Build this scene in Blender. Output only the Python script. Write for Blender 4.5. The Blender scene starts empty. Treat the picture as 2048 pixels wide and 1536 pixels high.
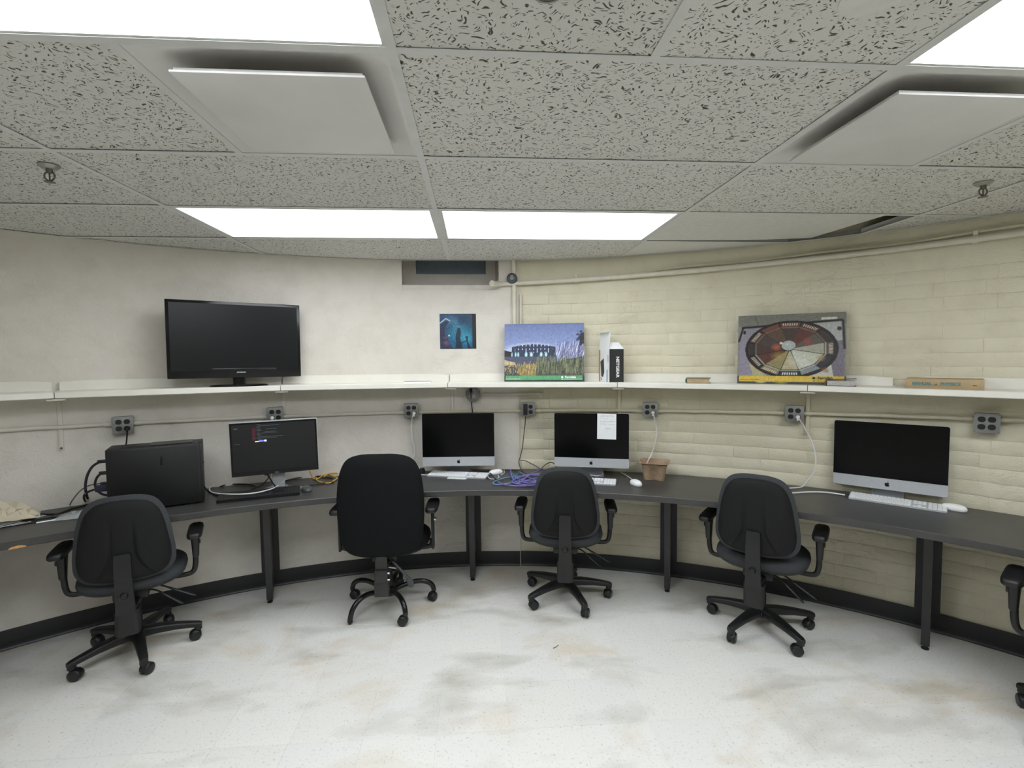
import bpy, bmesh, math, random
import numpy as np
from mathutils import Matrix, Vector
random.seed(7)
rng = np.random.default_rng(7)
SC = bpy.context.scene
COL = SC.collection
PI = math.pi

# ------------------------------------------------------------------ camera, world, exposure
CX, CY, RW = -0.1656, -0.1166, 3.80          # centre and radius of the round room
EYE = 1.561
pit, yaw, rol, fpx = -0.0539, -0.0731, 0.0096, 993.85


def cam_rot(p, y, r):
    cp, sp, cy, sy, cr, sr = math.cos(p), math.sin(p), math.cos(y), math.sin(y), math.cos(r), math.sin(r)
    ry = np.array([[cy, sy, 0], [-sy, cy, 0], [0, 0, 1]])
    m = np.array([[1, 0, 0], [0, 0, 1], [0, 1, 0]]) @ ry
    rp = np.array([[1, 0, 0], [0, cp, -sp], [0, sp, cp]])
    rr = np.array([[cr, -sr, 0], [sr, cr, 0], [0, 0, 1]])
    return rr @ rp @ m


Rm = cam_rot(pit, yaw, rol)
cam_data = bpy.data.cameras.new('camera')
cam_data.sensor_width = 36.0
cam_data.lens = fpx / 2048 * 36.0
cam_data.clip_start = 0.05
cam = bpy.data.objects.new('camera', cam_data)
COL.objects.link(cam)
mw = Matrix.Identity(4)
for i in range(3):
    mw[i][0], mw[i][1], mw[i][2] = Rm[0][i], Rm[1][i], -Rm[2][i]
mw[2][3] = EYE
cam.matrix_world = mw
SC.camera = cam

world = bpy.data.worlds.new('world')
world.use_nodes = True
world.node_tree.nodes['Background'].inputs[0].default_value = (0.02, 0.02, 0.022, 1)
world.node_tree.nodes['Background'].inputs[1].default_value = 1.0
SC.world = world
SC.view_settings.view_transform = 'Standard'
SC.view_settings.look = 'None'
SC.view_settings.gamma = 1.0
SC.view_settings.use_curve_mapping = False
SC.view_settings.exposure = 0.0
LAMP_FRONT, LAMP_BACK, LAMP_REAR = 14.5, 6.2, 1.0    # fluorescent lens radiance
LAMP_COL = (0.945, 0.99, 1.06, 1)


# ------------------------------------------------------------------ materials
def lin(h):
    h = h.lstrip('#')
    o = []
    for k in (0, 2, 4):
        c = int(h[k:k + 2], 16) / 255
        o.append(c / 12.92 if c <= 0.04045 else ((c + 0.055) / 1.055) ** 2.4)
    return (*o, 1.0)


class Nodes:
    def __init__(self, name):
        self.m = bpy.data.materials.new(name)
        self.m.use_nodes = True
        self.t = self.m.node_tree
        self.b = self.t.nodes['Principled BSDF']

    def n(self, kind, **kw):
        nd = self.t.nodes.new(kind)
        for k, v in kw.items():
            if k in nd.inputs:
                nd.inputs[k].default_value = v
            else:
                setattr(nd, k, v)
        return nd

    def l(self, a, b):
        self.t.links.new(a, b)

    def ramp(self, fac, stops):
        r = self.n('ShaderNodeValToRGB')
        e = r.color_ramp.elements
        while len(e) < len(stops):
            e.new(0.5)
        for el, (p, c) in zip(e, stops):
            el.position = p
            el.color = c if len(c) == 4 else (*c, 1)
        self.l(fac, r.inputs[0])
        return r.outputs[0]

    def mix(self, fac, a, b, mode='MIX'):
        x = self.n('ShaderNodeMix', data_type='RGBA', blend_type=mode)
        for s, v in ((x.inputs[0], fac), (x.inputs[6], a), (x.inputs[7], b)):
            if hasattr(v, 'is_output'):
                self.l(v, s)
            else:
                s.default_value = v
        return x.outputs[2]

    def noise(self, scale, detail=4, rough=0.55, vec=None, dist=0.0):
        x = self.n('ShaderNodeTexNoise')
        x.inputs['Scale'].default_value = scale
        x.inputs['Detail'].default_value = detail
        x.inputs['Roughness'].default_value = rough
        x.inputs['Distortion'].default_value = dist
        if vec is not None:
            self.l(vec, x.inputs['Vector'])
        return x.outputs[0]

    def pos(self):
        return self.n('ShaderNodeNewGeometry').outputs['Position']

    def obj(self):
        return self.n('ShaderNodeTexCoord').outputs['Object']

    def bump(self, h, strength=0.3, dist=0.01):
        x = self.n('ShaderNodeBump')
        x.inputs['Strength'].default_value = strength
        x.inputs['Distance'].default_value = dist
        self.l(h, x.inputs['Height'])
        self.l(x.outputs[0], self.b.inputs['Normal'])
        return x


MATS = {}


def mat(name, color, rough=0.5, metal=0.0, var=0.12, vscale=25.0, bump=0.0, bscale=200.0, spec=0.5, emit=0.0, trans=0.0, alpha=1.0):
    if name in MATS:
        return MATS[name]
    N = Nodes(name)
    c = lin(color) if isinstance(color, str) else (*color[:3], 1)
    b = N.b
    b.inputs['Roughness'].default_value = rough
    b.inputs['Metallic'].default_value = metal
    b.inputs['Specular IOR Level'].default_value = spec
    if var:
        f = N.noise(vscale, 3, vec=N.obj())
        d = tuple(x * (1 - var) for x in c[:3]) + (1,)
        l2 = tuple(min(1, x * (1 + var)) for x in c[:3]) + (1,)
        N.l(N.ramp(f, [(0.3, d), (0.7, l2)]), b.inputs['Base Color'])
    else:
        b.inputs['Base Color'].default_value = c
    if bump:
        N.bump(N.noise(bscale, 3, vec=N.obj()), bump, 0.002)
    if emit:
        b.inputs['Emission Color'].default_value = c
        b.inputs['Emission Strength'].default_value = emit
    if trans:
        b.inputs['Transmission Weight'].default_value = trans
    if alpha < 1:
        b.inputs['Alpha'].default_value = alpha
    MATS[name] = N.m
    return N.m


def wall_mat(name, c1, c2, lumps):
    N = Nodes(name)
    p = N.pos()
    big = N.noise(0.9, 3, vec=p)
    mid = N.noise(9.0, 4, vec=p)
    col = N.ramp(big, [(0.3, lin(c1)), (0.7, lin(c2))])
    dirt = N.ramp(mid, [(0.25, (0.90, 0.89, 0.87)), (0.55, (1, 1, 1))])
    N.l(N.mix(0.8, col, dirt, 'MULTIPLY'), N.b.inputs['Base Color'])
    N.b.inputs['Roughness'].default_value = 0.48
    N.b.inputs['Specular IOR Level'].default_value = 0.35
    fine = N.noise(110.0, 3, vec=p)
    lump = N.noise(11.0, 5, vec=p, dist=0.6)
    mp = N.n('ShaderNodeMapping')
    mp.inputs['Scale'].default_value = (3.2, 3.2, 9.0)
    N.l(p, mp.inputs[0])
    crk = N.noise(1.1, 6, 0.62, vec=mp.outputs[0], dist=1.2)
    ridge = N.ramp(crk, [(0.485, (0, 0, 0)), (0.5, (1, 1, 1)), (0.53, (0.15, 0.15, 0.15))])
    gate = N.ramp(N.noise(1.7, 2, vec=p), [(0.52, (0, 0, 0)), (0.62, (1, 1, 1))])
    rg = N.mix(1.0, ridge, gate, 'MULTIPLY')
    a = N.n('ShaderNodeMath', operation='MULTIPLY_ADD')
    N.l(lump, a.inputs[0]); a.inputs[1].default_value = lumps
    N.l(fine, a.inputs[2])
    b2 = N.n('ShaderNodeMath', operation='MULTIPLY_ADD')
    N.l(rg, b2.inputs[0]); b2.inputs[1].default_value = 1.6
    N.l(a.outputs[0], b2.inputs[2])
    N.bump(b2.outputs[0], 0.45, 0.0045)
    return N.m


M_WALL_L = wall_mat('plaster_paint', '#d9d3c7', '#e1dcd1', 2.6)
M_WALL_R = wall_mat('cream_brick_paint', '#dad3b8', '#e2dcc4', 2.2)
M_PIPE = mat('cream_pipe_paint', '#d9d4c2', 0.42, var=0.06, vscale=12, bump=0.15, bscale=60)
M_PIPE2 = mat('cream_conduit_paint', '#d3ccb4', 0.45, var=0.06, vscale=12, bump=0.15, bscale=60)
M_SHELF = mat('white_shelf_laminate', '#e9e6da', 0.38, var=0.04, vscale=6)
M_BRKT = mat('white_bracket_paint', '#dedaca', 0.45, var=0.05)
M_TEE = mat('grey_white_tee_enamel', '#d6d7d2', 0.45, var=0.05, vscale=14)
M_BASE = mat('black_rubber_cove', '#17181a', 0.42, var=0.25, vscale=5, bump=0.1)
M_DESKL = mat('dark_leg_steel', '#2a2a2a', 0.45, var=0.12, vscale=8)
M_PLEN = mat('plenum_dark_concrete', '#1a1a1b', 0.9, var=0.3, vscale=4)
M_BLACKPL = mat('black_plastic', '#151616', 0.42, var=0.12, vscale=30, bump=0.25, bscale=600)
M_BLACKFAB = mat('black_fabric', '#141617', 0.9, var=0.22, vscale=300, bump=0.5, bscale=900, spec=0.2)
M_CHARFAB = mat('charcoal_fabric', '#414345', 0.9, var=0.22, vscale=300, bump=0.5, bscale=900, spec=0.2)
M_SHELL = mat('dark_shell_fabric', '#161716', 0.75, var=0.15, vscale=200, bump=0.3, bscale=700, spec=0.3)
M_TUBE = mat('black_tube_enamel', '#131314', 0.25, var=0.1)
M_WHEEL = mat('black_wheel_nylon', '#1a1b1c', 0.35, var=0.15)
M_CHROME = mat('chrome', '#d6d8da', 0.18, metal=1.0, var=0.05)
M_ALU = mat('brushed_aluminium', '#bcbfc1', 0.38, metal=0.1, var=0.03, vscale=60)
M_ALUDK = mat('darker_aluminium', '#a7aaae', 0.4, metal=0.15, var=0.04)  # slightly darker grey aluminium for the computer and monitor stands
M_GLASSB = mat('black_screen_glass', '#0a0b0b', 0.22, var=0.0, spec=0.22)
M_GLOSSB = mat('gloss_black_bezel', '#0d0d0f', 0.2, var=0.0, spec=0.4)
M_LOGOB = mat('black_logo', '#0a0a0b', 0.3, var=0.0)
M_KEYW = mat('white_key', '#eceded', 0.4, var=0.03)
M_KEYB = mat('black_key', '#1d1e20', 0.45, var=0.1)
M_WHITEPL = mat('white_plastic', '#f0f0ee', 0.25, var=0.02)
M_GREYPL = mat('grey_plastic', '#8d9093', 0.4, var=0.05)
M_DKGREY = mat('dark_grey_plastic', '#46494b', 0.38, var=0.1)
M_STEELPL = mat('grey_steel_plate', '#8d8f8c', 0.45, metal=0.35, var=0.12, vscale=20)
M_BOXST = mat('grey_steel_box', '#77786f', 0.5, metal=0.2, var=0.15, vscale=20)
M_RECEP = mat('brown_black_receptacle', '#1f1b19', 0.4, var=0.1)
M_PAPER = mat('white_paper', '#eceeed', 0.8, var=0.03)
M_KRAFT = mat('brown_kraft_paper', '#a58255', 0.85, var=0.15, vscale=12)
M_CREAMP = mat('beige_crumpled_paper', '#c9bea5', 0.85, var=0.1, vscale=10)
M_PULP = mat('brown_moulded_pulp', '#a28a70', 0.9, var=0.15, vscale=30, bump=0.5, bscale=250)
M_CABK = mat('black_cable', '#17171a', 0.45, var=0.0)
M_CABW = mat('white_cable', '#e4e4e0', 0.4, var=0.0)
M_CABG = mat('grey_brown_cable', '#4a443f', 0.5, var=0.0)
M_CABY = mat('yellow_cable', '#d7ab3b', 0.45, var=0.0)
M_CABBL = mat('blue_cable', '#3b4f9a', 0.4, var=0.0)
M_CABPU = mat('purple_cable', '#7a6fb0', 0.4, var=0.0)
M_CABTL = mat('pale_blue_cable', '#6f93b8', 0.4, var=0.0)
M_INK = mat('black_ink', '#1b1b1b', 0.6, var=0.0)
M_PRINTW = mat('white_ink', '#f4f6f0', 0.5, var=0.0)
M_WOODCORE = mat('orange_particle_core', '#c99a5f', 0.8, var=0.2, vscale=60)
M_DARKPANE = mat('dark_window_glass', '#808a94', 0.3, var=0.15, vscale=3, spec=0.6)
M_VENTW = mat('off_white_enamel', '#dcdad5', 0.5, var=0.04, vscale=5)
M_VENTIN = mat('duct_grey', '#4a4d50', 0.7, var=0.15)
M_CLEAR = mat('clear_plastic_film', '#cfd3d2', 0.25, var=0.05, alpha=0.45)
M_TIP = mat('black_toner', '#0f0f10', 0.5, var=0.0)
M_BRASS = mat('dull_sprinkler_metal', '#6d6a62', 0.35, metal=0.8, var=0.1)
M_ESC = mat('sprinkler_escutcheon', '#a9a79f', 0.35, metal=0.5, var=0.1)


def floor_material():
    N = Nodes('stained_vinyl_tile')
    p = N.pos()
    oi = N.n('ShaderNodeObjectInfo').outputs['Random']
    base = N.ramp(oi, [(0.0, lin('#e6e4dd')), (0.5, lin('#eae8e1')), (1.0, lin('#e5e4de'))])
    mp = N.n('ShaderNodeMapping'); mp.inputs['Scale'].default_value = (1.0, 1.5, 1.0)
    N.l(p, mp.inputs[0])
    st = N.noise(1.5, 4, 0.55, vec=mp.outputs[0], dist=0.5)
    brown = N.ramp(st, [(0.54, (1, 1, 1)), (0.74, lin('#ecdfc8'))])
    mp2 = N.n('ShaderNodeMapping'); mp2.inputs['Location'].default_value = (7.3, 2.2, 0); mp2.inputs['Scale'].default_value = (1.0, 1.9, 1.0)
    N.l(p, mp2.inputs[0])
    gr = N.noise(2.0, 3, 0.5, vec=mp2.outputs[0], dist=0.3)
    grey = N.ramp(gr, [(0.52, (1, 1, 1)), (0.76, lin('#d3d1c9'))])
    speck = N.noise(85.0, 3, 0.6, vec=p)
    sp = N.ramp(speck, [(0.30, lin('#d2d1cb')), (0.42, (1, 1, 1))])
    c = N.mix(1.0, base, brown, 'MULTIPLY')
    c = N.mix(1.0, c, grey, 'MULTIPLY')
    c = N.mix(0.7, c, sp, 'MULTIPLY')
    N.l(c, N.b.inputs['Base Color'])
    N.b.inputs['Roughness'].default_value = 0.42
    N.b.inputs['Specular IOR Level'].default_value = 0.4
    h = N.noise(60.0, 4, 0.6, vec=p)
    N.bump(h, 0.3, 0.003)
    return N.m


M_FLOOR = floor_material()


def tile_material():
    """mineral fibre tile: pale board with dark worm-hole fissures of random direction"""
    N = Nodes('fissured_ceiling_tile')
    o = N.pos()
    oi = N.n('ShaderNodeObjectInfo').outputs['Random']
    warp = N.n('ShaderNodeTexNoise'); warp.inputs['Scale'].default_value = 16.0; warp.inputs['Detail'].default_value = 2
    N.l(o, warp.inputs['Vector'])
    va = N.n('ShaderNodeVectorMath', operation='MULTIPLY_ADD')
    N.l(warp.outputs['Color'], va.inputs[0]); va.inputs[1].default_value = (0.075, 0.075, 0); N.l(o, va.inputs[2])
    cols = []
    for ang, off in ((0.5, 0.0), (-0.9, 3.7)):
        mp = N.n('ShaderNodeMapping')
        mp.vector_type = 'TEXTURE'
        mp.inputs['Rotation'].default_value = (0, 0, ang)
        mp.inputs['Location'].default_value = (off, off, 0)
        mp.inputs['Scale'].default_value = (1.3, 0.45, 1.0)
        N.l(va.outputs[0], mp.inputs[0])
        v = N.n('ShaderNodeTexVoronoi'); v.inputs['Scale'].default_value = 52.0
        v.voronoi_dimensions = '2D'
        N.l(mp.outputs[0], v.inputs['Vector'])
        cut = N.n('ShaderNodeMath', operation='MULTIPLY_ADD')   # shrink holes of some cells to nothing
        sep = N.n('ShaderNodeSeparateColor'); N.l(v.outputs['Color'], sep.inputs[0])
        N.l(sep.outputs[0], cut.inputs[0]); cut.inputs[1].default_value = 0.30
        N.l(v.outputs['Distance'], cut.inputs[2])
        cols.append(N.ramp(cut.outputs[0], [(0.19, (0, 0, 0)), (0.29, (1, 1, 1))]))
    holes = N.mix(1.0, cols[0], cols[1], 'MULTIPLY')
    grain = N.noise(260.0, 2, vec=o)
    base = N.ramp(oi, [(0, lin('#d9d8d1')), (1, lin('#e2e1da'))])
    gcol = N.ramp(grain, [(0.3, (0.93, 0.93, 0.92)), (0.7, (1, 1, 1))])
    base = N.mix(1.0, base, gcol, 'MULTIPLY')
    N.l(N.mix(holes, lin('#55544e'), base), N.b.inputs['Base Color'])
    N.b.inputs['Roughness'].default_value = 0.9
    N.b.inputs['Specular IOR Level'].default_value = 0.2
    N.bump(holes, 0.5, 0.003)
    return N.m


M_TILE = tile_material()
M_TILEPLAIN = mat('plain_ceiling_board', '#dddcd5', 0.9, var=0.05, vscale=30, bump=0.2, bscale=300)


def desk_material():
    N = Nodes('dark_desk_laminate')
    p = N.pos()
    f = N.noise(5.0, 5, 0.6, vec=p)
    g = N.noise(120.0, 2, vec=p)
    c = N.ramp(f, [(0.3, lin('#3d3c3a')), (0.7, lin('#484745'))])
    c = N.mix(0.5, c, N.ramp(g, [(0.35, (0.8, 0.8, 0.8)), (0.65, (1, 1, 1))]), 'MULTIPLY')
    N.l(c, N.b.inputs['Base Color'])
    N.b.inputs['Roughness'].default_value = 0.38
    N.b.inputs['Specular IOR Level'].default_value = 0.45
    return N.m


M_DESK = desk_material()


def lens_material(name, strength):
    N = Nodes(name)
    b = N.b
    b.inputs['Base Color'].default_value = (0.85, 0.87, 0.87, 1)
    b.inputs['Roughness'].default_value = 0.5
    o = N.obj()
    sep = N.n('ShaderNodeSeparateXYZ'); N.l(o, sep.inputs[0])
    # three tubes above the lens: brighter along them
    w = N.n('ShaderNodeMath', operation='MULTIPLY'); N.l(sep.outputs[1], w.inputs[0]); w.inputs[1].default_value = 2 * PI / 0.185
    s = N.n('ShaderNodeMath', operation='COSINE'); N.l(w.outputs[0], s.inputs[0])
    a = N.n('ShaderNodeMath', operation='MULTIPLY_ADD'); N.l(s.outputs[0], a.inputs[0])
    a.inputs[1].default_value = 0.13 * strength; a.inputs[2].default_value = strength
    b.inputs['Emission Color'].default_value = LAMP_COL
    N.l(a.outputs[0], b.inputs['Emission Strength'])
    return N.m


def print_material():
    N = Nodes('printed_colour')
    a = N.n('ShaderNodeVertexColor'); a.layer_name = 'Col'
    N.l(a.outputs[0], N.b.inputs['Base Color'])
    N.b.inputs['Roughness'].default_value = 0.42
    N.b.inputs['Specular IOR Level'].default_value = 0.3
    return N.m


M_PRINT = print_material()


def screen_material(name, color, strength):
    return mat(name, color, 0.5, var=0.0, emit=strength)


# ------------------------------------------------------------------ mesh building
def smooth_path(pts, sub=6, closed=False):
    P = [Vector(p) for p in pts]
    n = len(P)
    if n < 3:
        return P
    out = []
    rngk = range(n if closed else n - 1)
    for i in rngk:
        p1, p2 = P[i % n], P[(i + 1) % n]
        p0 = P[(i - 1) % n] if (closed or i > 0) else p1 * 2 - p2
        p3 = P[(i + 2) % n] if (closed or i + 2 < n) else p2 * 2 - p1
        for k in range(sub):
            t = k / sub
            t2, t3 = t * t, t * t * t
            out.append(0.5 * ((2 * p1) + (p2 - p0) * t + (2 * p0 - 5 * p1 + 4 * p2 - p3) * t2 + (3 * p1 - p0 - 3 * p2 + p3) * t3))
    if not closed:
        out.append(P[-1])
    return out


class MB:
    def __init__(self):
        self.v, self.f, self.mi, self.mats = [], [], [], []
        self.cur = 0

    def use(self, m):
        if m not in self.mats:
            self.mats.append(m)
        self.cur = self.mats.index(m)
        return self

    def add(self, vs, fs, M=None):
        o = len(self.v)
        for p in vs:
            p = Vector(p)
            self.v.append(tuple(M @ p) if M is not None else tuple(p))
        for f in fs:
            self.f.append(tuple(i + o for i in f))
            self.mi.append(self.cur)
        return self

    def box(self, c, s, rz=0.0, bevel=0.0, M=None, seg=2):
        bm = bmesh.new()
        bmesh.ops.create_cube(bm, size=1.0)
        for v in bm.verts:
            v.co = Vector((v.co.x * s[0], v.co.y * s[1], v.co.z * s[2]))
        if bevel:
            bmesh.ops.bevel(bm, geom=list(bm.edges), offset=bevel, segments=seg, profile=0.5, affect='EDGES')
        T = Matrix.Translation(c) @ Matrix.Rotation(rz, 4, 'Z')
        if M is not None:
            T = M @ T
        bm.verts.index_update()
        self.add([v.co[:] for v in bm.verts], [[v.index for v in f.verts] for f in bm.faces], T)
        bm.free()
        return self

    def loft(self, rings, cap=True, M=None):
        n = len(rings[0])
        vs = [p for r in rings for p in r]
        fs = []
        for k in range(len(rings) - 1):
            for i in range(n):
                j = (i + 1) % n
                fs.append((k * n + i, k * n + j, (k + 1) * n + j, (k + 1) * n + i))
        if cap:
            fs.append(tuple(reversed(range(n))))
            fs.append(tuple((len(rings) - 1) * n + i for i in range(n)))
        return self.add(vs, fs, M)

    def tube(self, pts, r, n=8, cap=True, M=None, flat=None):
        P = [Vector(p) for p in pts]
        rings = []
        up = Vector((0, 0, 1))
        prev = None
        for i, p in enumerate(P):
            t = (P[min(i + 1, len(P) - 1)] - P[max(i - 1, 0)])
            t = t.normalized() if t.length > 1e-9 else Vector((0, 0, 1))
            if prev is None:
                a = t.cross(up if abs(t.z) < 0.95 else Vector((1, 0, 0))).normalized()
            else:
                a = (prev - t * prev.dot(t))
                a = a.normalized() if a.length > 1e-6 else t.cross(up).normalized()
            prev = a
            b = t.cross(a).normalized()
            rr = r[i] if isinstance(r, (list, tuple)) else r
            fl = flat or 1.0
            rings.append([p + a * math.cos(2 * PI * k / n) * rr + b * math.sin(2 * PI * k / n) * rr * fl for k in range(n)])
        return self.loft(rings, cap, M)

    def lathe(self, prof, n=24, M=None, cap=True):
        rings = [[(r * math.cos(2 * PI * k / n), r * math.sin(2 * PI * k / n), z) for k in range(n)] for r, z in prof]
        return self.loft(rings, cap, M)

    def prism(self, outline, z0, z1, M=None):
        return self.loft([[(x, y, z0) for x, y in outline], [(x, y, z1) for x, y in outline]], True, M)

    def mesh(self, name, m, smooth=40):
        me = bpy.data.meshes.new(name)
        me.from_pydata(self.v, [], self.f)
        for q in (self.mats or [m]):
            me.materials.append(q)
        if self.mats:
            me.polygons.foreach_set('material_index', self.mi)
        bm = bmesh.new(); bm.from_mesh(me)
        bmesh.ops.recalc_face_normals(bm, faces=bm.faces)
        bm.to_mesh(me); bm.free()
        if smooth:
            me.polygons.foreach_set('use_smooth', [True] * len(me.polygons))
            me.set_sharp_from_angle(angle=math.radians(smooth))
        me.update()
        return me

    def build(self, name, m=None, parent=None, loc=(0, 0, 0), rz=0.0, smooth=40):
        o = bpy.data.objects.new(name, self.mesh(name, m, smooth))
        COL.objects.link(o)
        o.location = loc
        o.rotation_euler = (0, 0, rz)
        if parent is not None:
            o.parent = parent
        return o


def tag(o, label, cat, group=None):
    o['label'] = label
    o['category'] = cat
    if group:
        o['group'] = group
    return o


def thing(name, label, cat, loc=(0, 0, 0), rz=0.0, group=None):
    o = bpy.data.objects.new(name, None)
    o.empty_display_size = 0.05
    COL.objects.link(o)
    o.location = loc
    o.rotation_euler = (0, 0, rz)
    return tag(o, label, cat, group)


def struct(o):
    o['kind'] = 'structure'
    return o


def inst(name, me, parent=None, loc=(0, 0, 0), rot=(0, 0, 0)):
    o = bpy.data.objects.new(name, me)
    COL.objects.link(o)
    o.location = loc
    o.rotation_euler = rot
    if parent is not None:
        o.parent = parent
    return o


def copy_tree(o, parent=None):
    c = o.copy()
    COL.objects.link(c)
    if parent is not None:
        c.parent = parent
    for ch in list(o.children):
        copy_tree(ch, c)
    return c


def pol(az, r, z=0.0):
    a = math.radians(az)
    return (CX + r * math.sin(a), CY + r * math.cos(a), z)


def rounded_rect(w, h, r, n=6, corners=(1, 1, 1, 1)):
    """outline, counter-clockwise from bottom right; corners = br, tr, tl, bl rounded or not"""
    out = []
    for k, (sx, sy, a0) in enumerate(((1, -1, -90), (1, 1, 0), (-1, 1, 90), (-1, -1, 180))):
        if corners[k] and r > 0:
            for i in range(n + 1):
                a = math.radians(a0 + 90 * i / n)
                out.append((sx * (w / 2 - r) + r * math.cos(a), sy * (h / 2 - r) + r * math.sin(a)))
        else:
            out.append((sx * w / 2, sy * h / 2))
    return out


def super_ring(a, b, z, e=3.0, n=40, cx=0.0, cy=0.0):
    o = []
    for k in range(n):
        t = 2 * PI * k / n
        c, s = math.cos(t), math.sin(t)
        o.append((cx + a * math.copysign(abs(c) ** (2 / e), c), cy + b * math.copysign(abs(s) ** (2 / e), s), z))
    return o


UPRIGHT = Matrix.Rotation(math.radians(90), 4, 'X')       # lay XY outlines upright: y -> z, facing -Y


def lettering(body, size, m, parent, loc, rz_local=0.0, spin=0.0, bold=0.0, name='lettering', stretch=1.0, align='CENTER'):
    cu = bpy.data.curves.new(name, 'FONT')
    cu.body = body
    cu.size = size
    cu.align_x = align
    cu.align_y = 'CENTER'
    cu.extrude = 0.0004
    cu.offset = bold
    cu.resolution_u = 3
    tmp = bpy.data.objects.new('tmp_text', cu)
    COL.objects.link(tmp)
    dg = bpy.context.evaluated_depsgraph_get()
    me = bpy.data.meshes.new_from_object(tmp.evaluated_get(dg))
    bpy.data.objects.remove(tmp)
    T = Matrix.Rotation(rz_local, 4, 'Z') @ UPRIGHT @ Matrix.Rotation(spin, 4, 'Z') @ Matrix.Scale(stretch, 4, (1, 0, 0))
    me.transform(T)
    me.materials.clear()
    me.materials.append(m)
    me.name = name
    return inst(name, me, parent, loc)


# raster prints on a fine grid of coloured vertices
class Img:
    def __init__(self, w, h, color):
        self.w, self.h = w, h
        self.a = np.zeros((h, w, 3)) + np.array(lin(color)[:3])
        u, v = np.meshgrid(np.linspace(0, 1, w), np.linspace(0, 1, h))
        self.u, self.v = u, v

    def put(self, mask, color, alpha=1.0):
        c = np.array(lin(color)[:3]) if isinstance(color, str) else np.array(color)
        m = np.asarray(mask, float) * alpha
        self.a = self.a * (1 - m[..., None]) + c * m[..., None]

    def rect(self, u0, v0, u1, v1, color, alpha=1.0):
        self.put((self.u >= u0) & (self.u <= u1) & (self.v >= v0) & (self.v <= v1), color, alpha)

    def poly(self, pts, color, alpha=1.0):
        inside = np.zeros_like(self.u, bool)
        n = len(pts)
        for i in range(n):
            x1, y1 = pts[i]; x2, y2 = pts[(i + 1) % n]
            if y1 == y2:
                continue
            c = ((y1 > self.v) != (y2 > self.v)) & (self.u < (x2 - x1) * (self.v - y1) / (y2 - y1) + x1)
            inside ^= c
        self.put(inside, color, alpha)

    def line(self, p, q, w, color, alpha=1.0, asp=1.0):
        dx, dy = q[0] - p[0], (q[1] - p[1]) * asp
        L = math.hypot(dx, dy) + 1e-9
        t = np.clip(((self.u - p[0]) * dx + (self.v - p[1]) * asp * dy) / L ** 2, 0, 1)
        d = np.hypot(self.u - p[0] - t * dx, (self.v - p[1]) * asp - t * dy)
        self.put(np.clip(1.5 - d / w, 0, 1), color, alpha)

    def ell(self, cu, cv, a, b, color, alpha=1.0, soft=0.0):
        d = np.hypot((self.u - cu) / a, (self.v - cv) / b)
        self.put(np.clip((1 - d) / soft, 0, 1) if soft else d <= 1, color, alpha)

    def noise(self, amt, cell=3):
        n = rng.normal(0, 1, (self.h // cell + 2, self.w // cell + 2))
        n = np.kron(n, np.ones((cell, cell)))[:self.h, :self.w]
        self.a = np.clip(self.a * (1 + amt * n[..., None]), 0, 1)

    def build(self, name, W, H, parent, loc):
        n, m = self.w, self.h
        vs = np.stack([(self.u - 0.5) * W, np.zeros_like(self.u), self.v * H], -1).reshape(-1, 3)
        idx = np.arange(n * m).reshape(m, n)
        q = np.stack([idx[:-1, :-1], idx[:-1, 1:], idx[1:, 1:], idx[1:, :-1]], -1).reshape(-1, 4)
        me = bpy.data.meshes.new(name)
        me.from_pydata(vs.tolist(), [], q.tolist())
        ca = me.color_attributes.new('Col', 'FLOAT_COLOR', 'POINT')
        ca.data.foreach_set('color', np.concatenate([np.clip(self.a, 0, 1), np.ones((m, n, 1))], -1).astype(np.float32).ravel())
        me.materials.append(M_PRINT)
        return inst(name, me, parent, loc)

# ------------------------------------------------------------------ room shell
CEIL = 2.26
TOPZ = 2.75


def wall_segment(name, az0, az1, r_in, r_out, m, hole=None, step=1.5, z1=TOPZ):
    azs = [az0]
    while azs[-1] + step < az1 - 0.2:
        azs.append(azs[-1] + step)
    azs.append(az1)
    zs = [-0.02, 0.6, 1.2, 1.8, CEIL, z1]
    if hole:
        azs = sorted(set([a for a in azs if min(abs(a - hole[0]), abs(a - hole[1])) > 0.3] + [hole[0], hole[1]]))
        zs = sorted(set(zs + [hole[2], hole[3]]))
    na, nz = len(azs), len(zs)
    ok = [[True] * (nz - 1) for _ in range(na - 1)]
    if hole:
        for i in range(na - 1):
            for k in range(nz - 1):
                if azs[i] >= hole[0] - 1e-6 and azs[i + 1] <= hole[1] + 1e-6 and zs[k] >= hole[2] - 1e-6 and zs[k + 1] <= hole[3] + 1e-6:
                    ok[i][k] = False
    mb = MB()
    vs = [pol(a, r, z) for r in (r_in, r_out) for a in azs for z in zs]
    V = lambda s, i, k: s * na * nz + i * nz + k
    fs = []
    has = lambda i, k: 0 <= i < na - 1 and 0 <= k < nz - 1 and ok[i][k]
    for i in range(na - 1):
        for k in range(nz - 1):
            if not ok[i][k]:
                continue
            fs.append((V(0, i, k), V(0, i + 1, k), V(0, i + 1, k + 1), V(0, i, k + 1)))
            fs.append((V(1, i, k), V(1, i, k + 1), V(1, i + 1, k + 1), V(1, i + 1, k)))
            for (di, dk, a, b) in ((-1, 0, (i, k), (i, k + 1)), (1, 0, (i + 1, k), (i + 1, k + 1)), (0, -1, (i, k), (i + 1, k)), (0, 1, (i, k + 1), (i + 1, k + 1))):
                if not has(i + di, k + dk):
                    fs.append((V(0, *a), V(0, *b), V(1, *b), V(1, *a)))
    mb.add(vs, fs)
    return struct(mb.build(name, m, smooth=30))


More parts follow.
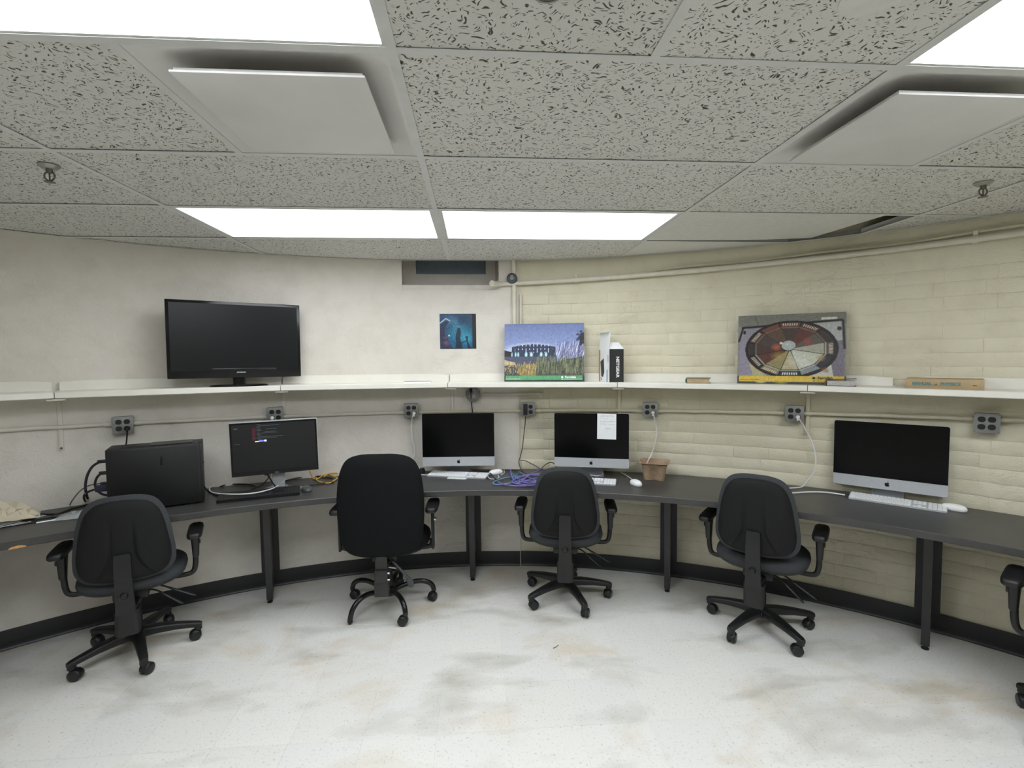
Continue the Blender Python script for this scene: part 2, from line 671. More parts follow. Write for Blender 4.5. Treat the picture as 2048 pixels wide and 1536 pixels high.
R_PL, R_BR = 3.790, 3.804
WIN = (-5.35, 5.2, 2.053, 2.62)
wall_left = wall_segment('wall_left', -100, 7.35, R_PL, 4.06, M_WALL_L, hole=WIN)
wall_right = wall_segment('wall_right', 7.35, 100, R_BR, 4.06, M_WALL_R)
wall_back = wall_segment('wall_back', 100, 260, R_PL, 4.06, M_WALL_L, step=4)

# bricks of the painted right-hand wall
BR_L, BR_H, COURSE, PITCH = 0.2098, 0.0745, 0.0762, 0.2105


def brick_mesh(k, frac=1.0):
    r = random.Random(100 + k)
    L = BR_L * frac
    mb = MB()
    nx, nz = 5, 4
    fr = [[None] * nz for _ in range(nx)]
    vs = []
    XS = [-L / 2 + .0006, -L / 2 + .006, r.uniform(-.02, .02), L / 2 - .006, L / 2 - .0006]
    ZS = [-BR_H / 2 + .0008, -BR_H / 2 + .0065, BR_H / 2 - .0065, BR_H / 2 - .0008]
    for i in range(nx):
        for j in range(nz):
            ez = j in (0, nz - 1)
            ex = i in (0, nx - 1)
            y = -.0045 + r.uniform(-.0005, .0005) + (.0018 + r.uniform(-.0012, .0012) if ez else 0) + (r.uniform(0, .0016) if ex else 0)
            fr[i][j] = len(vs); vs.append((XS[i], y, ZS[j] + r.uniform(-.0014, .0014)))
    loop = [(i, 0) for i in range(nx)] + [(nx - 1, j) for j in range(1, nz)] + [(i, nz - 1) for i in range(nx - 2, -1, -1)] + [(0, j) for j in range(nz - 2, 0, -1)]
    back = []
    for i, j in loop:
        back.append(len(vs))
        vs.append(((i / (nx - 1) - 0.5) * (L + 0.001) + r.uniform(-0.001, 0.001), 0.004, (j / (nz - 1) - 0.5) * (BR_H + 0.002)))
    fs = [(fr[i][j], fr[i + 1][j], fr[i + 1][j + 1], fr[i][j + 1]) for i in range(nx - 1) for j in range(nz - 1)]
    for q in range(len(loop)):
        a, b = loop[q], loop[(q + 1) % len(loop)]
        fs.append((fr[a[0]][a[1]], back[q], back[(q + 1) % len(loop)], fr[b[0]][b[1]]))
    mb.add(vs, fs)
    return mb.mesh('brick', M_WALL_R, smooth=30)


brick_full = [brick_mesh(k) for k in range(8)]
brick_half = [brick_mesh(20 + k, 0.47) for k in range(3)]
slots = []
zrow, row = 0.115, 0
while zrow + BR_H < 2.085:
    head = False
    pitch = (BR_L * 0.47 + 0.009) if head else PITCH
    da = math.degrees(pitch / R_BR)
    a = 7.5 + da / 2 + (0 if row % 2 == 0 else -da / 2 + 0.9)
    while a < 52.5:
        if a - da / 2 > 7.2:
            slots.append((a, zrow + BR_H / 2, head))
        a += da
    zrow += COURSE; row += 1
slots.sort(key=lambda s: -s[0] * (1.0 if not s[2] else 0.6))
rest = MB()
nb = 0
for a, z, head in slots:
    me = random.choice(brick_half if head else brick_full)
    x, y, _ = pol(a, R_BR + random.uniform(-0.0008, 0.0010))
    rot = -math.radians(a)
    z += random.uniform(-0.0025, 0.0025)
    if nb < 300:
        o = inst('brick', me, wall_right, (x, y, z), (random.uniform(-0.004, 0.004), random.uniform(-0.008, 0.008), rot))
        nb += 1
    else:
        T = Matrix.Translation((x, y, z)) @ Matrix.Rotation(rot, 4, 'Z')
        rest.add([v.co[:] for v in me.vertices], [tuple(p.vertices) for p in me.polygons], T)
if rest.v:
    o = rest.build('brick_field', M_WALL_R, wall_right, smooth=75)
    o['kind'] = 'stuff'

# shallow chase beside the upright pipe where plaster meets brick
mb = MB()
mb.tube([pol(7.62, 3.788, 1.46), pol(7.62, 3.788, 2.02)], 0.009, n=6)
mb.build('mortar_ridge', M_WALL_L, wall_left)

# floor slab and vinyl tiles
def circle_poly(r, n=120):
    return [(CX + r * math.cos(2 * PI * k / n), CY + r * math.sin(2 * PI * k / n)) for k in range(n)]


def clip_convex(poly, clip):
    out = list(poly)
    for i in range(len(clip)):
        a, b = clip[i], clip[(i + 1) % len(clip)]
        side = lambda p: (b[0] - a[0]) * (p[1] - a[1]) - (b[1] - a[1]) * (p[0] - a[0])
        src, out = out, []
        for k in range(len(src)):
            p, q = src[k], src[(k + 1) % len(src)]
            sp, sq = side(p), side(q)
            if sp >= 0:
                out.append(p)
            if (sp >= 0) != (sq >= 0):
                t = sp / (sp - sq)
                out.append((p[0] + (q[0] - p[0]) * t, p[1] + (q[1] - p[1]) * t))
        if not out:
            return []
    return out


mb = MB(); mb.prism(circle_poly(4.05), -0.06, -0.0016)
floor = struct(mb.build('floor', M_FLOOR))
FT = 0.2995
clipF = circle_poly(3.786)
tile_me = None
ft_count = 0
for i in range(-13, 14):
    for j in range(-1, 7):
        x0, y0 = 0.12 + FT * i, 2.0 + FT * j
        cxm, cym = x0 + FT / 2, y0 + FT / 2
        if abs(math.degrees(math.atan2(cxm, cym))) > 56:
            continue
        g = 0.0006
        sq = [(x0 + g, y0 + g), (x0 + FT - g, y0 + g), (x0 + FT - g, y0 + FT - g), (x0 + g, y0 + FT - g)]
        p = clip_convex(sq, clipF)
        if len(p) < 3:
            continue
        if len(p) == 4 and all(abs(a[0] - b[0]) < 1e-6 and abs(a[1] - b[1]) < 1e-6 for a, b in zip(sorted(p), sorted(sq))):
            if tile_me is None:
                h = FT / 2 - g
                mt = MB()
                mt.loft([[(-h, -h, -0.0015), (h, -h, -0.0015), (h, h, -0.0015), (-h, h, -0.0015)],
                         [(-h, -h, -0.0006), (h, -h, -0.0006), (h, h, -0.0006), (-h, h, -0.0006)],
                         [(-h + .0006, -h + .0006, 0), (h - .0006, -h + .0006, 0), (h - .0006, h - .0006, 0), (-h + .0006, h - .0006, 0)]])
                tile_me = mt.mesh('floor_tile', M_FLOOR, 0)
            inst('floor_tile', tile_me, floor, (cxm, cym, random.uniform(-0.0003, 0.0)))
        else:
            mt = MB(); mt.prism([(a - cxm, b - cym) for a, b in p], -0.0015, 0.0)
            mt.build('floor_tile', M_FLOOR, floor, (cxm, cym, 0), smooth=0)
        ft_count += 1


# cove base
def cove(name, az0, az1, r):
    mb = MB()
    prof = [(0.0, 0.0), (-0.016, 0.0), (-0.011, 0.004), (-0.0065, 0.014), (-0.005, 0.03), (-0.005, 0.104), (-0.003, 0.108), (0.0, 0.108)]
    n = int((az1 - az0) / 1.5)
    rings = []
    for i in range(n + 1):
        a = az0 + (az1 - az0) * i / n
        rings.append([pol(a, r + q[0], q[1]) for q in prof])
    mb.loft(rings)
    return struct(mb.build(name, M_BASE))


cove('baseboard_left', -99, 7.3, R_PL + 0.001)
cove('baseboard_right', 7.4, 99, R_BR - 0.008)

# ceiling: dark deck above, tees and tiles hung below it
mb = MB(); mb.prism(circle_poly(4.05), TOPZ, TOPZ + 0.05)
ceiling = struct(mb.build('ceiling', M_PLEN))
GX, GY, TS = -0.1798, 1.1859, 0.6096
clipC = circle_poly(3.783)


def gx(i):
    return GX + (i - 1) * 2 * TS


def gy(j):
    return GY + j * TS


def in_circle_seg(axis, c, lo, hi, r=3.783):
    """part of an axis-aligned line inside the wall circle"""
    d = (c - (CX if axis == 'y' else CY))
    if abs(d) >= r:
        return None
    h = math.sqrt(r * r - d * d)
    m0 = CY if axis == 'y' else CX
    a, b = max(lo, m0 - h), min(hi, m0 + h)
    return (a, b) if b - a > 0.02 else None


WINGAP = (-0.60, 0.235, 3.628)                         # ceiling stops short of the window well here
TW = 0.0118


def tee(name, axis, c, lo, hi):
    s = in_circle_seg(axis, c, lo, hi)
    if not s:
        return
    a, b = s
    if axis == 'y' and WINGAP[0] < c < WINGAP[1]:
        b = min(b, WINGAP[2])
    L = b - a
    mb = MB()
    mb.box((0, 0, 0.0006), (2 * TW, L, 0.0012) if axis == 'y' else (L, 2 * TW, 0.0012))
    mb.box((0, 0, 0.016), (0.003, L, 0.03) if axis == 'y' else (L, 0.003, 0.03))
    loc = (c, (a + b) / 2, CEIL) if axis == 'y' else ((a + b) / 2, c, CEIL)
    mb.build(name, M_TEE, ceiling, loc, smooth=0)


for i in range(-2, 5):
    tee('main_runner', 'y', gx(i), -9, 9)
for j in range(-8, 5):
    for i in range(-2, 4):
        if j == 4:
            continue
        tee('cross_tee', 'x', gy(j), gx(i) + TW, gx(i + 1) - TW)
for (i, j) in ((0, 0), (2, 0), (1, -1)):
    tee('cross_tee', 'y', gx(i) + TS, gy(j) + TW, gy(j + 1) - TW)

LIGHT_CELLS = {(0, -1): 'f', (2, -1): 'f', (0, 2): 'b', (1, 2): 'b', (0, -5): 'r', (2, -5): 'r', (1, -3): 'r', (0, -7): 'r', (1, -7): 'r'}
VENTS = {(0, 0, 1), (2, 0, 0)}                          # cell and half
SPLIT = {(0, 0), (2, 0), (1, -1)}
TILE_CACHE = {}


def lay_tile(x0, y0, x1, y1, shape=None, plain=False):
    e = 0.004
    sq = shape or [(x0 + e, y0 + e), (x1 - e, y0 + e), (x1 - e, y1 - e), (x0 + e, y1 - e)]
    p = clip_convex(sq, clipC)
    if len(p) < 3:
        return
    area = 0.5 * abs(sum(p[k][0] * p[(k + 1) % len(p)][1] - p[(k + 1) % len(p)][0] * p[k][1] for k in range(len(p))))
    if area < 0.004:
        return
    cx, cy = (x0 + x1) / 2, (y0 + y1) / 2
    z = CEIL + 0.0012 + random.uniform(0.0008, 0.004)
    m = M_TILEPLAIN if plain else M_TILE
    full = shape is None and len(p) == 4 and area > 0.98 * (x1 - x0 - 2 * e) * (y1 - y0 - 2 * e)
    key = (round(x1 - x0, 3), round(y1 - y0, 3), m.name)
    if full and key in TILE_CACHE:
        inst('ceiling_tile', TILE_CACHE[key], ceiling, (cx, cy, z))
        return
    mb = MB(); mb.prism([(a - cx, b - cy) for a, b in p], 0, 0.014)
    o = mb.build('ceiling_tile', m, ceiling, (cx, cy, z), smooth=0)
    if full:
        TILE_CACHE[key] = o.data


for i in range(-2, 4):
    for j in range(-8, 4):
        if (i, j) in LIGHT_CELLS:
            continue
        x0, x1, y0, y1 = gx(i), gx(i + 1), gy(j), gy(j + 1)
        if (i, j) in SPLIT:
            for h in (0, 1):
                if (i, j, h) in VENTS:
                    continue
                lay_tile(x0 + h * TS, y0, x0 + (h + 1) * TS, y1)
        elif (i, j) == (2, 2):                          # board cut short: a dark gap shows beside it
            lay_tile(x0, y0, x1, y1, [(x0 + .004, y0 + .004), (2.095, y0 + .004), (2.035, 2.905), (1.672, 2.975), (x0 + .004, 3.008)], plain=True)
        else:
            lay_tile(x0, y0, x1, y1, plain=(i == 2 and j == 3))
# slivers between the last cross tee and the wall, left open at the window well
for i in range(-1, 4):
    x0, x1 = gx(i), gx(i + 1)
    y0, y1 = gy(4), gy(5)
    xa, xb = x0, x1
    if xa < WINGAP[0] < xb:
        lay_tile(x0, y0, WINGAP[0], y1, plain=True)
    elif xa < WINGAP[1] < xb:
        lay_tile(WINGAP[1], y0, x1, y1, plain=True)
    elif not (WINGAP[0] < (xa + xb) / 2 < WINGAP[1]):
        lay_tile(x0, y0, x1, y1, plain=True)

# wall angle
for nm, a0, a1 in (('wall_angle', -62, -6.4), ('wall_angle', 5.9, 62)):
    mb = MB()
    n = int((a1 - a0) / 1.5)
    mb.loft([[pol(a0 + (a1 - a0) * k / n, r, z) for r, z in ((3.789, CEIL - .0002), (3.768, CEIL - .0002), (3.768, CEIL + .0010), (3.787, CEIL + .0010), (3.787, CEIL + .02), (3.789, CEIL + .02))] for k in range(n + 1)])
    mb.build(nm, M_TEE, ceiling)
mb = MB(); mb.box(((WINGAP[0] + WINGAP[1]) / 2, WINGAP[2] + 0.004, CEIL + .006), (WINGAP[1] - WINGAP[0] + 0.06, 0.012, 0.012))
mb.build('well_edge_trim', M_TEE, ceiling)

# window in its deep well above the picture
win = bpy.data.objects.new('window_1', None); COL.objects.link(win); struct(win)
win.location = pol(0, 3.95, WIN[2])


def arc_panel(name, az0, az1, z0, z1, r0, r1, m, n=6):
    mb = MB()
    L = win.location
    mb.loft([[Vector(pol(az0 + (az1 - az0) * k / n, r, z)) - L for r, z in ((r0, z0), (r0, z1), (r1, z1), (r1, z0))] for k in range(n + 1)])
    return mb.build(name, m, win)


PA0, PA1, PZ = -3.96, 3.68, 2.190
arc_panel('lower_panel', -5.45, 5.3, WIN[2] + 0.035, PZ, 3.965, 4.02, M_WALL_L)
arc_panel('window_sill', -5.5, 5.35, WIN[2] - 0.01, WIN[2] + 0.037, 3.80, 4.02, M_WALL_L)
arc_panel('window_jamb', -5.45, PA0, PZ - .001, 2.62, 3.965, 4.02, M_WALL_L, 2)
arc_panel('window_jamb', PA1, 5.3, PZ - .001, 2.62, 3.965, 4.02, M_WALL_L, 2)
arc_panel('frame_edge', 4.55, 4.75, PZ - .05, 2.62, 3.945, 3.966, M_WALL_L, 2)
arc_panel('sash_stop', PA0, PA1, PZ, PZ + 0.008, 3.975, 4.0, M_TEE)
arc_panel('pane', PA0 - .1, PA1 + .1, PZ, 2.62, 4.0, 4.012, M_DARKPANE)


# ------------------------------------------------------------------ ceiling fittings
LENS = {'f': lens_material('lens_front', LAMP_FRONT), 'b': lens_material('lens_back', LAMP_BACK), 'r': lens_material('lens_rear', LAMP_REAR)}
LIGHT_LABEL = {(0, -1): 'lit ceiling light nearest the viewer on the left, cut off by the top edge',
               (2, -1): 'lit ceiling light at the upper right corner, cut off by the frame',
               (0, 2): 'lit ceiling light over the television side, left of the paired far lights',
               (1, 2): 'lit ceiling light right of the middle ceiling bar, of the paired far lights'}
for (i, j), kind in LIGHT_CELLS.items():
    cx, cy = gx(i) + TS, gy(j) + TS / 2
    t = thing('ceiling_light', LIGHT_LABEL.get((i, j), 'lit fluorescent ceiling light behind the viewer'), 'ceiling light', (cx, cy, CEIL), 0,
              None if (i, j) in LIGHT_LABEL else 'ceiling lights behind the viewer')
    t['group'] = 'recessed fluorescent lights'
    w, h, b = 2 * TS - 0.014, TS - 0.014, (0.012 if kind == 'f' else 0.024)
    mb = MB()
    for sx in (-1, 1):
        mb.box((sx * (w / 2 - b / 2), 0, 0.007), (b, h, 0.010))
    for sy in (-1, 1):
        mb.box((0, sy * (h / 2 - b / 2), 0.007), (w - 2 * b, b, 0.010))
    mb.build('light_frame', M_TEE, t, smooth=0)
    mb = MB(); mb.box((0, 0, 0.010), (w - 2 * b, h - 2 * b, 0.004))
    mb.build('lens', LENS[kind], t, smooth=0)
    mb = MB()
    mb.box((0, 0, 0.085), (w, h, 0.13))
    mb.build('housing', M_TEE, t, smooth=0)

for (i, j, h), lab in (((0, 0, 1), 'square plaque air vent left of the middle ceiling bar'), ((2, 0, 0), 'square plaque air vent at the right, beside the corner light')):
    cx, cy = gx(i) + TS * (h + 0.5), gy(j) + TS / 2
    t = thing('air_vent', lab, 'air vent', (cx, cy, CEIL), 0, 'square ceiling air vents')
    mb = MB()
    hs = TS / 2 - 0.006
    rings = [super_ring(hs, hs, 0.002, 40, 64), super_ring(hs - 0.012, hs - 0.012, 0.002, 30, 64), super_ring(hs - 0.02, hs - 0.02, 0.006, 16, 64),
             super_ring(hs - 0.034, hs - 0.034, 0.014, 9, 64), super_ring(hs - 0.05, hs - 0.05, 0.026, 6, 64), super_ring(hs - 0.075, hs - 0.075, 0.036, 4.5, 64),
             super_ring(0.17, 0.17, 0.043, 3, 64), super_ring(0.085, 0.085, 0.050, 2, 64)]
    mb.loft(rings, cap=False)
    mb.build('vent_pan', M_VENTW, t, smooth=60)
    mb = MB(); mb.lathe([(0.085, 0.049), (0.085, 0.24)], 32, cap=False); mb.lathe([(0.086, 0.238), (0.086, 0.245)], 32)
    mb.build('vent_neck', M_VENTIN, t)
    mb = MB()
    mb.box((0.0, 0.0, -0.017), (0.455, 0.455, 0.006), bevel=0.002)
    mb.box((0.0, 0.0, -0.010), (0.44, 0.44, 0.008))
    mb.build('vent_plaque', M_VENTW, t)
    for sx in (-1, 1):
        for sy in (-1, 1):
            mb = MB(); mb.tube([(sx * 0.13, sy * 0.13, -0.008), (sx * 0.13, sy * 0.13, 0.05)], 0.004, 6)
            mb.build('plaque_hanger', M_VENTIN, t)

for (x, y), lab in (((-1.512, 1.934), 'metal fire sprinkler hanging from ceiling above the left wall'), ((2.101, 1.943), 'metal fire sprinkler hanging from ceiling near the dark ceiling gap')):
    t = thing('sprinkler_head', lab, 'sprinkler', (x, y, CEIL), 0, 'ceiling fire sprinklers')
    mb = MB(); mb.lathe([(0.012, -0.010), (0.018, -0.012), (0.027, -0.006), (0.032, -0.001), (0.032, 0.002)], 28)
    mb.build('escutcheon', M_ESC, t)
    mb = MB()
    mb.lathe([(0.010, 0.0), (0.010, -0.022), (0.007, -0.026)], 14)
    for s in (-1, 1):
        mb.tube(smooth_path([(s * 0.008, 0, -0.020), (s * 0.017, 0, -0.030), (s * 0.016, 0, -0.042), (s * 0.005, 0, -0.052)], 5), 0.0028, 6)
    mb.build('frame_arms', M_BRASS, t)
    mb = MB(); mb.tube([(0, 0, -0.026), (0, 0, -0.050)], 0.0025, 8)
    mb.build('glass_bulb', M_BRASS, t)
    mb = MB(); mb.lathe([(0.004, -0.050), (0.006, -0.054), (0.017, -0.056), (0.017, -0.0575), (0.004, -0.059)], 20)
    mb.build('deflector', M_BRASS, t)
mb = MB(); mb.lathe([(0.0, -0.006), (0.05, -0.005), (0.062, -0.002), (0.062, 0.003)], 32)
tag(mb.build('cover_plate', M_TILEPLAIN, None, (0.79, 0.955, CEIL)), 'round smooth blank cover plate on the ceiling tile at top edge', 'cover plate')
t = thing('ceiling_fitting', 'small rounded metal ceiling fitting cut off by the top edge', 'ceiling fitting', (0.146, 0.968, CEIL))
mb = MB(); mb.lathe([(.026, -.012), (.031, -.012), (.036, -.006), (.038, .002)], 28, cap=False)
mb.build('metal_rim', M_ESC, t)
mb = MB(); mb.lathe([(.0, -.004), (.012, -.010), (.020, -.005), (.027, -.011)], 28, cap=False)
mb.build('recessed_centre', M_BRASS, t)

# ------------------------------------------------------------------ curved desk
DZ = 0.73


def desk_front(az):
    return 3.205 - 0.0006 * az


desk = thing('curved_desk', 'long dark curved desk running round the wall below the shelf', 'desk', pol(5, 3.5))
DO = Vector(desk.location)
mb = MB()
rings = []
A0, A1, NS = -62, 70, 88
for k in range(NS + 1):
    a = A0 + (A1 - A0) * k / NS
    rf = desk_front(a)
    rings.append([Vector(pol(a, r, z)) - DO for r, z in ((3.788, DZ), (rf + .003, DZ), (rf, DZ - .003), (rf, DZ - .033), (rf + .003, DZ - .036), (3.788, DZ - .036))])
mb.loft(rings)
mb.build('worktop', M_DESK, desk, smooth=30)
# worn corner of the front edge showing the core board
mb = MB()
rings = []
for k in range(9):
    a = -38.25 + 1.05 * k / 8
    rf = desk_front(a) - 0.0006
    hgt = 0.001 + 0.011 * math.sin(PI * min(1, (k + .8) / 9.5)) ** 0.7
    rings.append([Vector(pol(a, rr, z)) - DO for rr, z in ((rf, DZ - .0365), (rf, DZ - .036 + hgt), (rf + .01, DZ - .036 + hgt), (rf + .01, DZ - .0365))])
mb.loft(rings)
o = mb.build('chipped_edge', M_WOODCORE, desk); o['label'] = 'orange chip in the desk edge'
for az in (-41.0, -19.35, 2.05, 23.5, 45.2, 66.5):
    a = math.radians(az)
    T = Matrix.Translation(Vector(pol(az, 0)) * 0 + Vector((CX, CY, 0)) - DO) @ Matrix.Rotation(-a, 4, 'Z')
    mb = MB()
    # broad plate against the wall and a deep tapering fin in front of it
    mb.box((0, 3.774, (DZ - .036) / 2 + .055), (0.112, 0.012, DZ - .036 - .11), M=T)
    mb.loft([[(-.0185, 3.44, .694), (.0185, 3.44, .694), (.0185, 3.768, .694), (-.0185, 3.768, .694)],
             [(-.0185, 3.53, .05), (.0185, 3.53, .05), (.0185, 3.768, .05), (-.0185, 3.768, .05)],
             [(-.0185, 3.532, .022), (.0185, 3.532, .022), (.0185, 3.70, .022), (-.0185, 3.70, .022)]], M=T)
    mb.box((0, 3.58, .688), (0.075, 0.36, 0.010), M=T)
    lg = mb.build('leg', M_DESKL, desk, smooth=0)
    mb = MB()
    for y in (3.548, 3.68):
        mb = MB()
        mb.lathe([(0.017, 0), (0.017, .006), (0.011, .010), (0.011, .024)], 14, T @ Matrix.Translation((0, y, 0)))
        mb.build('foot', M_BLACKPL, lg)

# ------------------------------------------------------------------ shelf boards on brackets
SHJ = [-53.0, -35.28, -17.68, -0.42, 18.22, 36.08, 54.2]
sh_labels = ['white shelf board at the far left end above the paper pile', 'white shelf board running left of the television',
             'white shelf board between television and space picture', 'white shelf board carrying the building picture and black box',
             'white shelf board under the round machine picture', 'white shelf board at the right end under the physics book']


def shelf_top(az):
    return 1.3885 - 0.00028 * az


UP = {0: [(-53, -35.6)], 1: [(-35.1, -17.75)], 2: [(-17.6, -0.45)], 3: [(-0.3, 18.1)], 4: [(18.3, 42.4)], 5: [(43.9, 54)]}
for k in range(6):
    a0, a1 = SHJ[k] + 0.03, SHJ[k + 1] - 0.03
    am = (a0 + a1) / 2
    base = Vector(pol(am, 3.66, shelf_top(am)))
    t = thing('wall_shelf', sh_labels[k], 'shelf', base, 0, 'white wall shelf boards')
    mb = MB()
    z = lambda a: shelf_top(a)
    p0, p1 = Vector(pol(a0, 3.563)), Vector(pol(a1, 3.563))
    outer = [Vector(pol(a0 + (a1 - a0) * i / 8, 3.786)) for i in range(9)]
    n = 9
    front = [p0.lerp(p1, i / 8) for i in range(9)]
    fo = [(p - Vector((CX, CY, 0))).normalized() * 0.003 for p in front]
    rings = []
    for i in range(9):
        a = a0 + (a1 - a0) * i / 8
        zt = z(a) - base.z
        q = lambda v, dz: Vector((v.x - base.x, v.y - base.y, zt + dz))
        rings.append([q(outer[i], 0), q(front[i] + fo[i], 0), q(front[i], -.003), q(front[i], -.030), q(front[i] + fo[i], -.033), q(outer[i], -.033)])
    mb.loft(rings)
    mb.build('shelf_board', M_SHELF, t, smooth=30)
    for (u0, u1) in UP[k]:
        mb = MB()
        rr = []
        for i in range(13):
            a = u0 + (u1 - u0) * i / 12
            zt = z(a) - base.z
            h = 0.056 - (0.008 if i in (0, 12) else 0)
            rr.append([Vector(pol(a, r, 0)) - Vector((base.x, base.y, -zt - dz)) for r, dz in ((3.7885, 0), (3.772, 0), (3.772, h - .002), (3.774, h), (3.7885, h))])
        mb.loft(rr)
        mb.build('upstand', M_SHELF, t, smooth=30)

br_labels = ['white shelf bracket at the left, under the joint above the paper pile', 'white shelf bracket under the joint below the television',
             'white shelf bracket above the outlet in the middle of the wall', 'white shelf bracket under the joint below the black product box',
             'white shelf bracket under the joint below the round machine picture']
for az, zb, lab in zip((-35.2, -17.6, -0.1, 18.3, 36.08), (1.055, 0.80, 1.06, 1.13, 1.06), br_labels):
    a = math.radians(az)
    t = thing('shelf_bracket', lab, 'bracket', pol(az, 3.78, shelf_top(az) - .033), -a, 'white shelf brackets')
    mb = MB()
    mb.box((0, -0.104, -0.008), (0.078, 0.20, 0.012), bevel=0.004)
    mb.build('top_bar', M_BRKT, t)
    h = shelf_top(az) - .05 - zb
    mb = MB()
    mb.box((0, 0.004, -0.014 - h / 2), (0.022, 0.012, h), bevel=0.003)
    mb.build('wall_strap', M_WALL_L if az < 5 else M_WALL_R, t)
    mb = MB(); mb.lathe([(0.006, 0), (0.006, 0.004), (0.003, 0.006)], 10, Matrix.Translation((0, -0.002, -h)) @ Matrix.Rotation(PI / 2, 4, 'X'))
    mb.build('strap_screw', M_BRASS, t)

# ------------------------------------------------------------------ conduits and pipes on the wall
def cz(az):
    return 1.166 + 0.0000205 * az * az


OUT = [(-30.95, 1.181), (-18.4, 1.190), (-4.6, 1.185), (8.35, 1.181), (21.55, 1.188), (35.0, 1.193), (48.4, 1.197)]
ends = [-60] + [o[0] for o in OUT] + [62]
clabel = ['painted conduit from left frame edge to outlet above black computer', 'painted conduit between the outlets above computer tower and monitor', 'painted conduit from outlet behind monitor to the next outlet right',
          'painted conduit passing above the leftmost silver computer', 'painted conduit passing above the computer with taped note', 'painted conduit left of the outlet with white plug on the brick wall',
          'painted conduit above the rightmost silver computer', 'painted conduit at the right frame edge beyond the last outlet']
for k in range(8):
    a0, a1 = ends[k] + (0.72 if k else 0), ends[k + 1] - (0.72 if k < 7 else 0)
    base = Vector(pol((a0 + a1) / 2, 3.775, cz((a0 + a1) / 2)))
    n = max(6, int((a1 - a0) / 0.9))
    mb = MB()
    mb.tube([Vector(pol(a0 + (a1 - a0) * i / n, 3.777, cz(a0 + (a1 - a0) * i / n) + .001 * math.sin(i * 1.3))) - base for i in range(n + 1)], 0.0118, 10)
    for s in (a0 + .12, a1 - .12):
        if -55 < s < 55:
            p = Vector(pol(s, 3.777, cz(s))) - base
            q = Vector(pol(s + (.5 if s < (a0 + a1) / 2 else -.5), 3.777, cz(s))) - base
            mb.tube([p, q], 0.0145, 10)
    tag(mb.build('conduit', M_WALL_L if k < 3 else M_PIPE2, None, base), clabel[k], 'conduit', 'painted conduits between outlets')

pz = lambda az: 2.088 + 0.0024 * (az - 4) - 0.0000215 * max(0, az - 4) ** 2
base = Vector(pol(20, 3.765, 2.12))
t = thing('wall_pipe', 'cream painted pipe running along the brick wall just below the ceiling', 'pipe', base)
mb = MB()
pts = [pol(4.5, 3.69, 2.086), pol(4.9, 3.735, 2.088)] + [pol(5.6 + i * 1.1, 3.768, pz(5.6 + i * 1.1)) for i in range(50)]
mb.tube([Vector(p) - base for p in pts], [0.0215, 0.021] + [0.0165] * 50, 12)
mb.build('pipe_run', M_PIPE, t)
for az in (13.7, 47.3):
    p = Vector(pol(az, 3.766, pz(az))) - base
    mb = MB()
    T = Matrix.Translation(p) @ Matrix.Rotation(-math.radians(az), 4, 'Z')
    mb.tube([T @ Vector((-.012, 0, 0)), T @ Vector((.012, 0, 0))], 0.0215, 12)
    mb.box((0, 0.006, 0.012), (0.02, 0.03, 0.06), M=T, bevel=.003)
    mb.build('pipe_strap', M_PIPE, t)
base = Vector(pol(36, 3.77, 2.19))
mb = MB()
pts = []
for i in range(46):
    az = 17.5 + i * 0.8
    up = min(1, max(0, (az - 17.5) / 6))
    pts.append(pol(az, 3.781, pz(az) + 0.013 + 0.018 * up + 0.004 * math.sin(az * .55) + (0.0006 * max(0, az - 40))))
mb.tube([Vector(p) - base for p in pts], 0.0085, 8)
tag(mb.build('thin_conduit', M_PIPE2, None, base), 'thin wavy cream conduit lying along the top of the wall pipe', 'conduit')
base = Vector(pol(6.9, 3.772, 1.9))
mb = MB()
mb.tube([Vector(pol(6.9, 3.772, z)) - base for z in (CEIL + .002, 2.15, 2.0, 1.85, 1.65, 1.45)], 0.0165, 12)
tag(mb.build('wall_riser', M_PIPE, None, base), 'upright cream pipe from ceiling down behind the building picture', 'pipe')
t = thing('junction_box', 'small round dark grey wall box where the painted pipes cross', 'junction box', pol(6.69, 3.772, 2.128), -math.radians(6.69))
R90 = Matrix.Rotation(PI / 2, 4, 'X')
mb = MB(); mb.lathe([(0.036, -0.012), (0.038, 0.0), (0.038, 0.026), (0.032, 0.030), (0.032, 0.020), (0.0, 0.020)], 24, R90)
mb.build('box_body', M_DKGREY, t)
mb = MB(); mb.lathe([(0.006, 0.018), (0.010, 0.030), (0.014, 0.030), (0.013, 0.034), (0.004, 0.036)], 18, R90)
mb.build('centre_socket', M_GREYPL, t)
mb = MB()
mb.prism([(-.013, .011), (.013, .011), (.006, .003), (-.006, .003)], .028, .034, R90 @ Matrix.Translation((0, .010, 0)))
mb.prism([(.016, .004), (.022, .002), (.019, -.008)], .026, .031, R90)
mb.build('box_label', M_STEELPL, t)

